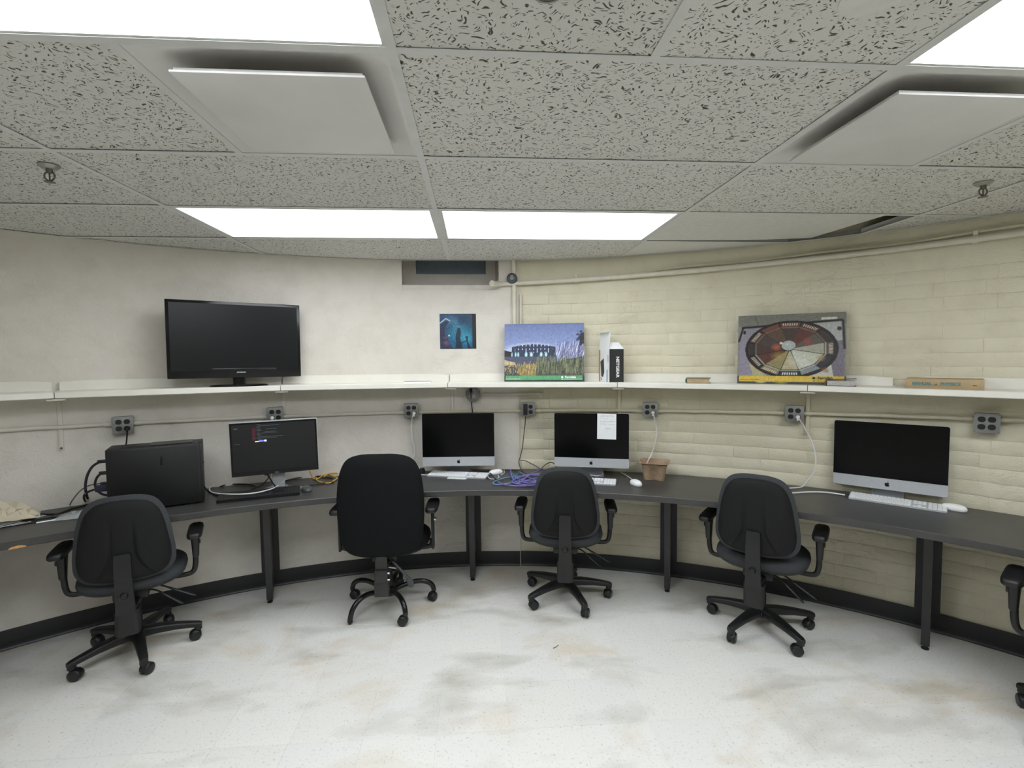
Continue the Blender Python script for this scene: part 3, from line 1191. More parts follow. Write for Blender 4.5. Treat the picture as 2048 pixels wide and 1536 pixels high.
# ------------------------------------------------------------------ outlet boxes
def outlet(az, z, lab, loc_r=3.772, size=0.1):
    t = thing('outlet_box', lab, 'outlet', pol(az, loc_r, z), -math.radians(az), 'four-socket outlet boxes on the wall')
    mb = MB(); mb.box((0, -0.012, 0), (size, 0.046, size), bevel=0.006); mb.build('box', M_BOXST, t)
    mb = MB(); mb.box((0, -0.037, 0), (size + .002, 0.005, size + .002), bevel=0.002); mb.build('cover_plate', M_STEELPL, t)
    for sx in (-1, 1):
        for sz in (-1, 1):
            mb = MB(); mb.loft([[(x, -.0385, y) for x, y in rounded_rect(.031, .029, .0125, 5)], [(x, -.0425, y) for x, y in rounded_rect(.030, .028, .012, 5)]])
            rc = mb.build('receptacle', M_RECEP, t, (sx * .0195, 0, sz * .0195))
            mb = MB()
            for dx in (-.0055, .0055):
                mb.box((dx, -.0427, .002), (.002, .001, .008))
            mb.lathe([(.0022, 0), (.0022, .001)], 8, Matrix.Translation((0, -.0422, -.007)) @ R90)
            mb.build('slots', M_LOGOB, rc)['kind'] = 'stuff'
    mb = MB()
    for sx in (-1, 1):
        for sz in (-1, 1):
            mb.lathe([(.003, 0), (.003, .0015), (.001, .002)], 8, Matrix.Translation((sx * (size / 2 - .006), -.039, sz * (size / 2 - .006))) @ R90)
    mb.build('plate_screws', M_BOXST, t)['kind'] = 'stuff'
    return t


ol = ['outlet above the black computer tower, black plug in one socket', 'outlet partly hidden behind the top of the dark monitor', 'outlet with white cord hanging left of the leftmost silver computer',
      'outlet with black adaptor covering its two left sockets', 'outlet on brick wall above the brown cup carrier', 'outlet on brick wall with white cord looping to the desk, near rightmost computer',
      'empty outlet at the right, beside the rightmost silver computer']
for (az, z), l in zip(OUT, ol):
    outlet(az, z, l)
t = thing('ceiling_box_outlet', 'painted octagonal outlet tucked under the shelf above leftmost silver computer', 'outlet', pol(2.2, 3.775, 1.29), -math.radians(2.2))
mb = MB(); mb.prism([(0.056 * math.cos(PI / 8 + k * PI / 4), 0.056 * math.sin(PI / 8 + k * PI / 4)) for k in range(8)], -0.01, 0.032, R90); mb.build('box', M_BOXST, t, smooth=0)
mb = MB(); mb.box((0.0, -.034, .01), (.05, .005, .075), bevel=.002); mb.build('cover_plate', M_STEELPL, t)
for z in (-.004, .028):
    mb = MB(); mb.loft([[(x, -.036, y) for x, y in rounded_rect(.034, .026, .012, 5)], [(x, -.040, y) for x, y in rounded_rect(.033, .025, .012, 5)]])
    mb.build('receptacle', M_STEELPL, t, (0, 0, z))
mb = MB(); mb.tube([Vector(pol(a, 3.783, 1.291)) - Vector(pol(8, 3.783, 1.291)) for a in (3.2, 5, 7, 8.6, 10)], .008, 8)
tag(mb.build('conduit', M_WALL_L, None, pol(8, 3.783, 1.291)), 'short painted conduit leaving the octagonal outlet under the shelf', 'conduit')

# ------------------------------------------------------------------ cords and cables
CAB = dict(
    cord_a=[(-1.994,2.812,1.022),(-2.019,2.8,1.02),(-2.048,2.786,.999),(-2.068,2.776,.956),(-2.078,2.772,.904),(-2.077,2.772,.863),(-2.308,3.099,.735),(-2.209,3.047,.735),(-2.127,3.028,.735)],
    cord_b=[(-1.997,2.811,.959),(-2.016,2.802,.957),(-2.033,2.793,.938),(-2.042,2.789,.904),(-2.036,2.792,.87),(-2.018,2.801,.845),(-1.996,2.812,.833)],
    cord_c=[(-1.999,2.81,.902),(-2.052,2.784,.902),(-2.089,2.766,.884),(-2.118,2.752,.848),(-2.34,3.001,.735),(-2.275,2.937,.735)],
    cord_d=[(-2.141,3.013,.737),(-2.318,3.083,.737),(-2.359,3.026,.737),(-2.39,2.962,.737),(-2.45,2.921,.737),(-2.437,2.875,.737),(-2.35,2.831,.737),(-2.274,2.832,.737),(-2.258,2.929,.737),(-2.218,3.001,.737),(-2.159,3.015,.737)],
    vga=[(-2.03,2.795,.877),(-2.066,2.777,.867),(-2.085,2.768,.846),(-2.293,3.056,.735),(-2.224,3.029,.735),(-2.16,3.032,.735)],
    white_loop=[(-1.237,3.283,.787),(-1.258,3.277,.766),(-1.281,3.27,.749),(-1.26,3.132,.765),(-1.304,3.057,.765),(-1.375,3.02,.765),(-1.495,3.033,.765),(-1.638,3.173,.74),(-1.708,3.275,.74),(-1.712,3.351,.74),(-1.655,3.396,.74),(-1.577,3.401,.74)],
    black_loop=[(-1.567,3.12,.737),(-1.491,3.145,.737),(-1.434,3.22,.737),(-1.428,3.293,.737),(-1.497,3.364,.737),(-1.57,3.385,.737),(-1.648,3.381,.737),(-1.672,3.332,.737)],
    black_mon=[(-1.34,3.252,.826),(-1.324,3.257,.799),(-1.308,3.262,.765),(-1.279,3.24,.74),(-1.241,3.165,.74)],
    usb_mon=[(-1.32,3.258,.824),(-1.332,3.255,.803),(-1.347,3.25,.785),(-1.413,3.355,.737),(-1.413,3.279,.737)],
    dark_blue=[(-1.61,2.997,.835),(-1.594,3.002,.818),(-1.673,3.199,.737),(-1.592,3.123,.737),(-1.541,3.095,.737)],
    black_right=[(-1.245,3.298,.737),(-1.14,3.261,.737),(-1.051,3.328,.737),(-.956,3.37,.737)],
    black_right2=[(-1.307,3.423,.737),(-1.256,3.501,.737),(-1.17,3.549,.737),(-1.081,3.539,.737),(-.994,3.471,.737)],
    yellow1=[(-1.153,3.491,.803),(-1.147,3.492,.775),(-1.125,3.482,.738),(-1.096,3.464,.738),(-1.087,3.535,.738),(-1.051,3.519,.755),(-1.029,3.562,.755),(-.979,3.556,.755)],
    yellow2=[(-1.097,3.458,.75),(-1.084,3.425,.737),(-1.029,3.365,.737),(-.982,3.346,.737),(-.967,3.412,.737),(-.967,3.482,.737),(-1.018,3.547,.737),(-1.063,3.582,.737),(-1.071,3.538,.737)],
    yellow3=[(-1.054,3.482,.75),(-1.048,3.555,.75),(-1.023,3.614,.75),(-.975,3.593,.75)],
    wallcord_left=[(-2.083,3.123,1.153),(-2.082,3.124,1.117),(-2.088,3.121,1.072),(-2.094,3.117,1.027)],
    cord823=[(-.448,3.623,1.153),(-.467,3.621,1.096),(-.468,3.621,1.034),(-.462,3.622,.968),(-.449,3.623,.909),(-.45,3.623,.865),(-.465,3.621,.829),(-.491,3.619,.786)],
    cord946=[(-.035,3.641,1.302),(-.032,3.641,1.232),(-.026,3.641,1.159),(-.02,3.641,1.085)],
    cord1056=[(.36,3.596,1.131),(.356,3.597,1.065),(.344,3.599,.973),(.336,3.6,.899),(.321,3.602,.836),(.31,3.603,.799),(.313,3.603,.769),(.326,3.54,.742),(.352,3.414,.742),(.376,3.282,.742),(.379,3.201,.742)],
    cord1056b=[(.321,3.602,.802),(.354,3.597,.802),(.39,3.592,.784),(.433,3.585,.762),(.471,3.51,.745),(.492,3.477,.745)],
    cord1056c=[(.45,3.491,.75),(.492,3.531,.78),(.527,3.518,.8),(.55,3.482,.8),(.569,3.485,.77)],
    cord1301=[(1.235,3.362,1.153),(1.248,3.357,1.08),(1.252,3.355,1.017),(1.243,3.359,.946),(1.224,3.366,.885),(1.189,3.328,.848),(1.177,3.333,.82),(1.168,3.336,.787)],
    cord1589=[(2.002,2.944,1.162),(2.027,2.926,1.117),(2.056,2.905,1.045),(2.076,2.89,.972),(2.083,2.884,.895),(2.076,2.89,.832),(2.055,2.905,.788),(2.027,2.924,.737),(1.944,2.897,.737),(1.847,2.896,.737),(1.785,2.926,.737)],
    cord_imac3=[(1.755,2.8,.738),(1.857,2.789,.738),(1.987,2.797,.738),(2.082,2.776,.738),(2.144,2.715,.738)],
    blk_imac1=[(-.265,3.578,.738),(-.122,3.578,.738),(.023,3.561,.738),(.169,3.592,.738),(.277,3.563,.738),(.328,3.526,.738)],
    blk_diag=[(.084,3.539,.745),(.105,3.415,.745),(.121,3.312,.745),(.141,3.296,.745)],
    wht_a=[(.198,3.589,.738),(.193,3.495,.738),(.168,3.437,.738)],
    wht_b=[(.073,3.418,.738),(.089,3.345,.738),(.122,3.327,.738),(.151,3.366,.738),(.147,3.439,.738)],
    mouse2cord=[(1.027,3.131,.738),(1.034,3.238,.738),(1.028,3.353,.738),(1.018,3.415,.738)],
    kb2cord=[(.765,3.268,.738),(.784,3.367,.738),(.828,3.332,.738),(.877,3.386,.738),(.9,3.46,.738)],
    blue1=[(.25,3.59,.74),(.234,3.466,.74),(.239,3.306,.74),(.254,3.197,.74),(.282,3.142,.74),(.339,3.136,.74),(.403,3.18,.74),(.44,3.283,.74)],
    blue2=[(.474,3.402,.738),(.367,3.385,.738),(.262,3.382,.738),(.191,3.347,.738),(.13,3.285,.738),(.105,3.221,.738),(.123,3.18,.738),(.181,3.187,.738),(.25,3.231,.738),(.319,3.319,.738),(.392,3.426,.738)],
    blue3=[(.248,3.471,.742),(.258,3.41,.742),(.268,3.365,.742),(.255,3.296,.742),(.281,3.437,.742),(.313,3.479,.742),(.294,3.512,.742)],
    purple1=[(.243,3.599,.742),(.242,3.382,.742),(.251,3.242,.742),(.279,3.186,.742),(.355,3.217,.742),(.434,3.235,.742)],
    purple2=[(.31,3.451,.745),(.352,3.314,.745),(.388,3.214,.745),(.404,3.135,.745),(.342,3.104,.745),(.288,3.135,.745),(.245,3.165,.745),(.231,3.232,.745),(.292,3.321,.745),(.367,3.385,.745),(.461,3.434,.745)],
    purple3=[(.139,3.249,.74),(.162,3.181,.74),(.211,3.138,.74),(.273,3.118,.74),(.37,3.12,.74),(.424,3.139,.74)],
    purple4=[(.475,3.536,.75),(.409,3.449,.75),(.356,3.35,.75),(.303,3.231,.75),(.27,3.156,.75),(.314,3.203,.75),(.38,3.263,.75),(.459,3.296,.75)],
    flatline=[(-.409,3.522,.737),(-.365,3.502,.737),(-.324,3.512,.737)],
)


def fixz(pts, r, lo=None):
    """keep a lying cable on the desk top instead of in it"""
    return [(x, y, max(z, DZ + r + .0005)) for x, y, z in pts]


def cable(key, name, m, r, lab, cat='cable', group=None, plug=None, extra=None, sub=6):
    pts = fixz(CAB[key] if isinstance(key, str) else key, r)
    base = Vector(pts[0])
    P = [p - base for p in smooth_path(pts, sub)]
    mb = MB(); mb.tube(P, r, 7)
    if plug is None:
        return tag(mb.build(name, m, None, base), lab, cat, group)
    t = thing(name, lab, cat, base, 0, group)
    mb.build('wire', m, t)
    plug(t)
    return t


def round_plug(m, az, dz=0.0, dx=0.0):
    def f(t):
        mb = MB()
        T = Matrix.Rotation(-math.radians(az), 4, 'Z') @ Matrix.Translation((dx, 0, dz))
        mb.lathe([(.013, -.014), (.0135, 0), (.010, .008), (.006, .014)], 16, T @ R90)
        mb.tube([T @ Vector((0, -.006, 0)), T @ Vector((0, -.006, -.022))], [.006, .004], 8)
        mb.build('plug', m, t)
    return f


def block_plug(m, size, off, rz=0.0):
    def f(t):
        mb = MB(); mb.box(off, size, rz, bevel=.003); mb.build('plug', m, t)
    return f


def wallpt(az, z, r=3.725):
    return pol(az, r, z)


def socket(k, sx, sz):
    az, z = OUT[k]
    da = math.degrees(.0195 * sx / 3.74)
    return az + da, z + .0195 * sz


a, z = socket(0, 1, -1)
cable([wallpt(a, z, 3.718), wallpt(a, z - .025, 3.715), wallpt(a - .1, z - .08, 3.735), wallpt(a - .3, z - .16, 3.745), wallpt(a - .4, z - .30, 3.75), wallpt(a - .2, z - .42, 3.72)], 'power_cable', M_CABK, .004,
      'black power cord dropping from the outlet behind the black computer tower', 'cord', plug=round_plug(M_BLACKPL, a))
a, z = socket(2, 1, -1)
cable([wallpt(a, z, 3.716), wallpt(a - .15, z - .02, 3.712)] + CAB['cord823'][1:] + [(-.50, 3.60, .75)], 'power_cable', M_CABW, .0042, 'white power cord hanging left of the leftmost silver computer', 'cord', plug=round_plug(M_WHITEPL, a))
a, z = socket(1, -1, -1)
cable([wallpt(a, z, 3.716), wallpt(a, z - .03, 3.712), wallpt(a, z - .2, 3.74), wallpt(a + .3, z - .40, 3.73)], 'power_cable', M_CABW, .004, 'white power cord going down behind the dark monitor', 'cord', plug=round_plug(M_WHITEPL, a))
cable([pol(2.0, 3.73, 1.318), pol(2.0, 3.722, 1.295)] + CAB['cord946'][1:] + [(-.02, 3.64, .95)], 'power_cable', M_CABK, .0038, 'black power cord from the octagonal outlet down behind leftmost silver computer', 'cord', plug=block_plug(M_BLACKPL, (.022, .03, .03), (0, .014, .004)))
a, z = OUT[3]
cable([pol(a - .28, 3.712, z - .05)] + CAB['cord1056'][1:], 'adaptor_cable', M_CABG, .0034, 'grey brown cord from black wall adaptor falling into the purple cable tangle', 'cord',
      plug=block_plug(M_BLACKPL, (.030, .042, .080), (0.002, .018, .052), -math.radians(a)))
cable('cord1056b', 'looped_cable', M_CABG, .0032, 'grey brown cord loop arching from wall behind the purple tangle', 'cord')
cable('cord1056c', 'looped_cable', M_CABG, .0032, 'dark cord arching up to the left edge of the computer with note', 'cord')
a, z = socket(4, 1, -1)
cable([wallpt(a, z, 3.716), wallpt(a + .1, z - .02, 3.712)] + CAB['cord1301'][1:], 'power_cable', M_CABW, .0042, 'white power cord hanging down behind the brown cup carrier', 'cord', plug=round_plug(M_WHITEPL, a))
a, z = socket(5, 1, -1)
cable([wallpt(a, z, 3.716), wallpt(a + .15, z - .012, 3.712)] + CAB['cord1589'][1:], 'power_cable', M_CABW, .0044, 'white power cord curving from outlet down to desk left of rightmost computer', 'cord', plug=round_plug(M_WHITEPL, a))
cable('cord_imac3', 'power_cable', M_CABW, .0044, 'white cord lying along the desk toward the rightmost silver computer', 'cord')
cable('cord_a', 'computer_cable', M_CABK, .0065, 'thick black cable looping highest from the back of the black tower', plug=block_plug(M_BLACKPL, (.05, .016, .018), (-.012, -.006, 0), .45), group='black cables behind the computer tower')
cable('cord_b', 'computer_cable', M_CABK, .006, 'black cable in a small loop at the middle of the tower back', plug=block_plug(M_BLACKPL, (.04, .016, .018), (-.010, -.005, 0), .45), group='black cables behind the computer tower')
cable('cord_c', 'computer_cable', M_CABG, .003, 'thin grey cable arching left from the tower to the desk', plug=block_plug(M_BLACKPL, (.035, .014, .016), (-.008, -.004, 0), .45), group='black cables behind the computer tower')
cable('cord_d', 'computer_cable', M_CABK, .0052, 'black cable lying in long flat loop beside the paper pile', group='black cables behind the computer tower')
M_VGA = mat('dark_blue_plug', '#23263a', .45, var=.05)
cable('vga', 'video_cable', M_CABK, .0055, 'black cable with wide dark blue plug low on tower back', plug=block_plug(M_VGA, (.055, .018, .036), (.012, .006, 0), .45))
cable('white_loop', 'monitor_cable', M_CABW, .0038, 'white cable in a wide loop in front of the dark monitor stand')
cable('black_loop', 'monitor_cable', M_CABK, .0042, 'black cable loop lying left of the monitor stand', group='black cables by the monitor')
cable('black_mon', 'monitor_cable', M_CABK, .0045, 'black cable hanging under the monitor across its stand', plug=block_plug(M_BLACKPL, (.03, .016, .03), (0, 0, .012), .29), group='black cables by the monitor')
cable('usb_mon', 'monitor_cable', M_CABK, .003, 'thin black cable dropping behind left of the monitor stand', group='black cables by the monitor')
cable('dark_blue', 'computer_cable', M_CABK, .0048, 'dark cable from tower front trailing to the black keyboard')
cable('black_right', 'desk_cable', M_CABK, .0048, 'black cable lying right of the monitor stand, nearer the desk edge')
cable('black_right2', 'desk_cable', M_CABK, .0048, 'black cable curving by the wall right of the monitor stand')
cable('yellow1', 'yellow_cable', M_CABY, .0042, 'yellow cable drooping from the wall behind the monitor edge')
cable('yellow2', 'yellow_cable', M_CABY, .0042, 'yellow cable coiled in a flat loop beside the large chair back')
cable('yellow3', 'yellow_cable', M_CABY, .0055, 'short thick yellow cable strand nearest the wall')
cable('blk_imac1', 'desk_cable', M_CABK, .005, 'black cable lying along the wall under the leftmost silver computer')
cable('blk_diag', 'desk_cable', M_CABK, .004, 'black cable crossing diagonally over the mouse beside leftmost silver keyboard')
cable('blue1', 'network_cable', M_CABBL, .0042, 'deep blue cable at the left of the purple tangle', group='tangled network cables on the desk')
cable('blue2', 'network_cable', M_CABTL, .0042, 'pale blue cable forming the leftmost loop of the tangle', group='tangled network cables on the desk')
cable('blue3', 'network_cable', mat('teal_cable', '#3f8aa0', .4, var=0), .004, 'short teal cable twisted in the middle of the tangle', group='tangled network cables on the desk')
for k, l in (('purple1', 'purple cable dropping from the wall and turning right along the tangle'), ('purple2', 'purple cable making the big double loop of the tangle'),
             ('purple3', 'purple cable lying along the front of the tangle'), ('purple4', 'purple cable from the back of the tangle toward the wall')):
    cable(k, 'network_cable', M_CABPU, .0042, l, group='tangled network cables on the desk')
cable([(.44, 3.16, .745), (.34, 3.19, .752), (.27, 3.27, .75), (.30, 3.36, .745), (.40, 3.38, .75), (.47, 3.31, .752), (.44, 3.21, .75), (.35, 3.16, .745), (.27, 3.20, .75)], 'network_cable', M_CABPU, .0042,
      'purple cable coiled on top in the middle of the tangle', 'cable', 'tangled network cables on the desk')
cable('flatline', 'white_lead', M_CABW, .003, 'short white lead beside the black plug at the desk back', 'cord')
t = thing('power_adaptor', 'small black plug lying on the desk left of the leftmost silver computer', 'plug', (-.395, 3.60, DZ), .4)
mb = MB(); mb.loft([super_ring(.022, .016, 0, 3, 16), super_ring(.022, .016, .02, 3, 16), super_ring(.014, .012, .036, 3, 16)]); mb.build('plug_body', M_BLACKPL, t)
mb = MB(); mb.tube(smooth_path([(.01, -.01, .012), (.03, -.03, .01), (.05, -.05, .006), (.09, -.06, .005)], 5), .004, 6); mb.build('plug_tail', M_CABK, t)

# ------------------------------------------------------------------ office chairs
def outline_from(pts, n=112):
    """closed outline (x, z) from the right half listed bottom to top"""
    full = [(x, 0, z) for x, z in pts] + [(-x, 0, z) for x, z in reversed(pts[1:-1])]
    sm = smooth_path(full, 10, closed=True)
    d = [0]
    for i in range(len(sm)):
        d.append(d[-1] + (sm[(i + 1) % len(sm)] - sm[i]).length)
    out = []
    for k in range(n):
        t = d[-1] * k / n
        i = max(j for j in range(len(sm)) if d[j] <= t)
        f = (t - d[i]) / max(1e-9, d[i + 1] - d[i])
        p = sm[i].lerp(sm[(i + 1) % len(sm)], f)
        out.append((p.x, p.z))
    return out


def pad_mesh(name, outl, yfun, t_front, t_back, m, rings=14, edge=.35, groove=None):
    """cushion whose face follows an outline; thickness fades at the rim"""
    n = len(outl)
    cx = 0.0
    cz_ = sum(p[1] for p in outl) / n
    mb = MB()
    vs, fs = [], []
    levels = []
    seq = [i / rings for i in range(rings + 1)]
    for side in (0, 1):
        lev = []
        for s in (seq if side == 0 else list(reversed(seq))):
            if side == 1 and s == 1:
                continue
            ring = []
            if s == 0:
                ring = [len(vs)]
                pts = [(cx, cz_)]
            else:
                pts = [(cx + (x - cx) * s, cz_ + (z - cz_) * s) for x, z in outl]
                ring = list(range(len(vs), len(vs) + n))
            k = (1 - max(0, s - (1 - edge)) ** 2 / edge ** 2) ** .5 if s < 1 else 0.0
            for x, z in pts:
                y = yfun(x, z)
                y = y - t_back * k if side == 0 else y + t_front * k
                if side == 0 and groove:
                    y += groove(x, z) * (1 if s < .97 else 0)
                vs.append((x, y, z))
            lev.append(ring)
        levels += lev
    for a, b in zip(levels[:-1], levels[1:]):
        if len(a) == 1:
            for i in range(n):
                fs.append((a[0], b[i], b[(i + 1) % n]))
        elif len(b) == 1:
            for i in range(n):
                fs.append((b[0], a[(i + 1) % n], a[i]))
        else:
            for i in range(n):
                fs.append((a[i], a[(i + 1) % n], b[(i + 1) % n], b[i]))
    mb.add(vs, fs)
    return mb.mesh(name, m, smooth=70)


BACK_A = [(0, .462), (.10, .465), (.168, .480), (.204, .522), (.209, .585), (.203, .65), (.190, .74), (.168, .82), (.132, .873), (.075, .897), (0, .902)]
SHELL_A = [(0, .474), (.09, .477), (.15, .490), (.183, .528), (.192, .59), (.184, .66), (.170, .745), (.148, .815), (.112, .858), (.06, .876), (0, .880)]


def ybackA(x, z):
    return -.205 - .16 * (z - .43) + .28 * (z - .43) ** 2 + 1.15 * x * x


def grooveA(x, z):
    ax = abs(x)
    if z < .492 or z > .80:
        return 0
    t = (z - .492) / .308
    xc = .042 + .075 * max(0, 1 - t * 1.9) ** 2.2 + .004 * math.sin(t * 3)
    fade = min(1, (.80 - z) / .12) * min(1, (z - .490) / .03)
    d = (ax - xc) / .008
    g = .0085 * math.exp(-d * d) * fade
    inner = -.004 * fade if ax > xc else .004 * fade       # side lobes stand proud of the spine
    return g + inner * min(1, abs(d) / 2)


ME = {}
ME['backrest'] = pad_mesh('backrest', outline_from(BACK_A), ybackA, .042, .012, M_CHARFAB, 12)
ME['back_shell'] = pad_mesh('back_shell', outline_from(SHELL_A, 144), lambda x, z: ybackA(x, z) - .010, .0, .026, M_SHELL, 40, .22, grooveA)
BACK_B = [(0, .395), (.12, .398), (.195, .42), (.235, .48), (.250, .58), (.255, .70), (.250, .80), (.232, .90), (.190, .972), (.11, 1.003), (0, 1.008)]


def ybackB(x, z):
    return -.215 - .13 * (z - .43) + .25 * (z - .43) ** 2 + .75 * x * x


ME['backrest_b'] = pad_mesh('backrest', outline_from(BACK_B), ybackB, .055, .03, M_BLACKFAB, 14, .3)
BACK_B2 = [(0, .42), (.12, .424), (.185, .445), (.220, .50), (.234, .59), (.238, .70), (.233, .80), (.214, .89), (.172, .955), (.10, .982), (0, .986)]
ME['back_panel_b'] = pad_mesh('back_panel', outline_from(BACK_B2), lambda x, z: ybackB(x, z) - .026, .0, .012, M_BLACKFAB, 12, .2)


def seat_mesh(m, a, b, cy, z0):
    mb = MB()
    prof = [(.90, .905, 0), (.975, .975, .010), (1.0, 1.0, .028), (.985, .985, .048), (.94, .94, .060), (.82, .82, .066), (.5, .5, .064), (.15, .15, .062)]
    mb.loft([super_ring(a * p, b * q, z0 + z, 2.7, 56, 0, cy) for p, q, z in prof])
    return mb.mesh('seat', m, 70)


ME['seat'] = seat_mesh(M_CHARFAB, .238, .228, .035, .398)
ME['seat_b'] = seat_mesh(M_BLACKFAB, .262, .245, .04, .392)


def pan_mesh(a, b, cy, z0):
    mb = MB(); mb.loft([super_ring(a * k, b * k, z0 + z, 2.7, 48, 0, cy) for k, z in ((.70, -.012), (.88, 0), (.955, .012), (.965, .02))])
    return mb.mesh('seat_pan', M_BLACKPL, 50)


ME['seat_pan'] = pan_mesh(.238, .228, .035, .388)
ME['seat_pan_b'] = pan_mesh(.262, .245, .04, .382)

mb = MB()
mb.loft([[(x * s, y, z) for x in (-.036, .036)] + [(x * s, y - .022, z) for x in (.036, -.036)] for s, y, z in
         ((1.15, -.228, .315), (1.05, -.236, .36), (1.0, -.245, .44), (.98, -.252, .52), (.95, -.250, .60), (.85, -.246, .622))])
mb.loft([super_ring(.050, .042, z, 4, 24, 0, -.205 + (z - .20) * -.02) for z in (.205, .212, .30, .322, .328)])
mb.box((0, -.13, .325), (.085, .19, .036), bevel=.006)
ME['back_bar'] = mb.mesh('back_bar', M_BLACKPL, 35)
mb = MB()
for dx in (-.026, .026):
    mb.box((dx, -.2665, .50), (.003, .004, .20))
ME['bar_rib'] = mb.mesh('bar_rib', M_LOGOB, 0)
mb = MB(); mb.lathe([(.017, 0), (.017, .010), (.012, .018), (.004, .020)], 16, Matrix.Translation((0, -.258, .415)) @ R90)
ME['back_knob'] = mb.mesh('back_knob', M_BLACKPL)
mb = MB()
mb.box((0, -.205, .34), (.07, .012, .25), bevel=.003)
mb.box((0, -.21, .43), (.06, .010, .12), bevel=.003)
mb.box((0, -.212, .285), (.074, .03, .075), bevel=.004)
mb.box((0, -.20, .215), (.085, .04, .11), bevel=.006)
mb.box((0, -.11, .335), (.07, .2, .014), bevel=.003)
ME['back_bar_b'] = mb.mesh('back_bar', M_DESKL, 35)
mb = MB()
mb.box((0, .0, .352), (.15, .24, .045), bevel=.010)
mb.box((0, .02, .378), (.19, .20, .014), bevel=.004)
ME['mechanism'] = mb.mesh('mechanism', M_BLACKPL, 35)


def lever(dx, y0, dz, length=.17):
    mb = MB()
    p = [(.06, y0, .35), (.11, y0 - .01, .335 + dz), (.06 + length, y0 - .03, .255 + dz)]
    mb.tube(smooth_path(p, 5), .0045, 8)
    a, b = Vector(p[1]), Vector(p[2])
    mb.tube([a.lerp(b, .25), a.lerp(b, .4), b, b + (b - a) * .12], [.006, .009, .010, .004], 10, flat=.6)
    return mb.mesh('lever', M_BLACKPL)


ME['lever1'], ME['lever2'] = lever(0, -.06, 0, .15), lever(0, -.01, .012, .20)
mb = MB(); mb.lathe([(.028, .10), (.028, .20), (.025, .205), (.025, .27), (.014, .275), (.014, .345)], 20)
ME['gas_lift'] = mb.mesh('gas_lift', M_BLACKPL)
mb = MB(); mb.lathe([(.02, .075), (.052, .082), (.056, .105), (.045, .128), (.03, .134)], 24)
ME['hub'] = mb.mesh('hub', M_BLACKPL)


def rrect3(w, h, x, z, n=3):
    return [(x, a, z + b) for a, b in rounded_rect(w, h, min(w, h) * .3, n)]


mb = MB()
mb.loft([rrect3(w, h, x, z) for x, w, h, z in ((.03, .062, .050, .104), (.10, .056, .044, .106), (.18, .046, .036, .100), (.25, .040, .030, .090), (.283, .037, .028, .084), (.298, .028, .022, .081))])
mb.lathe([(.019, .058), (.019, .074), (.014, .078)], 14, Matrix.Translation((.28, 0, 0)))
ME['leg_a'] = mb.mesh('leg', M_BLACKPL, 50)
mb = MB()
mb.tube(smooth_path([(.03, 0, .100), (.09, 0, .120), (.16, 0, .135), (.22, 0, .130), (.262, 0, .108), (.279, 0, .078), (.281, 0, .06)], 5), .0155, 12)
ME['leg_b'] = mb.mesh('leg', M_TUBE, 60)
mb = MB()
mb.tube(smooth_path([(.03, 0, .100), (.09, 0, .120), (.16, 0, .132), (.22, 0, .118), (.262, 0, .080), (.279, 0, .035), (.281, 0, .012)], 5), .0155, 12)
mb.lathe([(.006, 0), (.006, .016)], 8, Matrix.Translation((.281, 0, 0)))
ME['leg_bare'] = mb.mesh('leg', M_TUBE, 60)
mb = MB()
RX = Matrix.Rotation(PI / 2, 4, 'Y')
for s in (-1, 1):
    mb.use(M_WHEEL)
    mb.lathe([(.012, -.0075), (.024, -.007), (.0275, -.003), (.0275, .003), (.024, .007), (.012, .0085)], 22, Matrix.Translation((s * .0145, -.016, .0275)) @ RX)
mb.use(M_BLACKPL)
hood = []
for k in range(9):
    a = math.radians(-10 + 200 * k / 8)
    hood.append((math.cos(a) * .030, math.sin(a) * .030))
mb.loft([[(x, -.016 + q[0] * r, .0275 + q[1] * r) for q in hood] for x, r in ((-.0215, .86), (-.017, 1), (.017, 1), (.0215, .86))])
mb.lathe([(.011, .03), (.011, .060), (.006, .066)], 12)
ME['caster'] = mb.mesh('caster', None, 50)


def arm_mesh(s):
    mb = MB()
    mb.tube(smooth_path([(s * .14, -.01, .378), (s * .215, -.01, .374), (s * .262, -.012, .382), (s * .278, -.014, .420), (s * .282, -.016, .50)], 5), .0105, 8, flat=1.3)
    rings = []
    for z, w, d in ((.468, .024, .034), (.475, .030, .040), (.54, .036, .050), (.585, .042, .062), (.60, .046, .08)):
        rings.append([(s * .283 + x, -.018 + y, z) for x, y in rounded_rect(w, d, min(w, d) * .3, 3)])
    mb.loft(rings)
    mb.box((s * .302, -.03, .555), (.012, .018, .022), bevel=.003)
    return mb.mesh('armrest', M_BLACKPL, 45)


def pad_arm(x, y, z, w=.074, l=.245):
    mb = MB()
    mb.loft([super_ring(w / 2 * a, l / 2 * b, z + dz, 4.5, 40, x, y) for a, b, dz in ((.86, .95, -.014), (.98, .99, -.008), (1, 1, .002), (.93, .97, .012), (.7, .9, .017), (.2, .6, .018))])
    return mb.mesh('arm_pad', M_BLACKPL, 60)


ME['armL'], ME['armR'] = arm_mesh(-1), arm_mesh(1)
ME['padL'], ME['padR'] = pad_arm(-.285, -.01, .612), pad_arm(.285, -.01, .612)


def arm_b(s):
    mb = MB()
    mb.box((s * .285, -.02, .50), (.016, .052, .26), bevel=.006)
    mb.tube(smooth_path([(s * .12, -.01, .374), (s * .20, -.012, .374), (s * .268, -.016, .385), (s * .279, -.018, .43)], 5), .011, 8, flat=1.4)
    mb.box((s * .285, -.02, .618), (.03, .10, .02), bevel=.006)
    return mb.mesh('armrest', M_BLACKPL, 45)


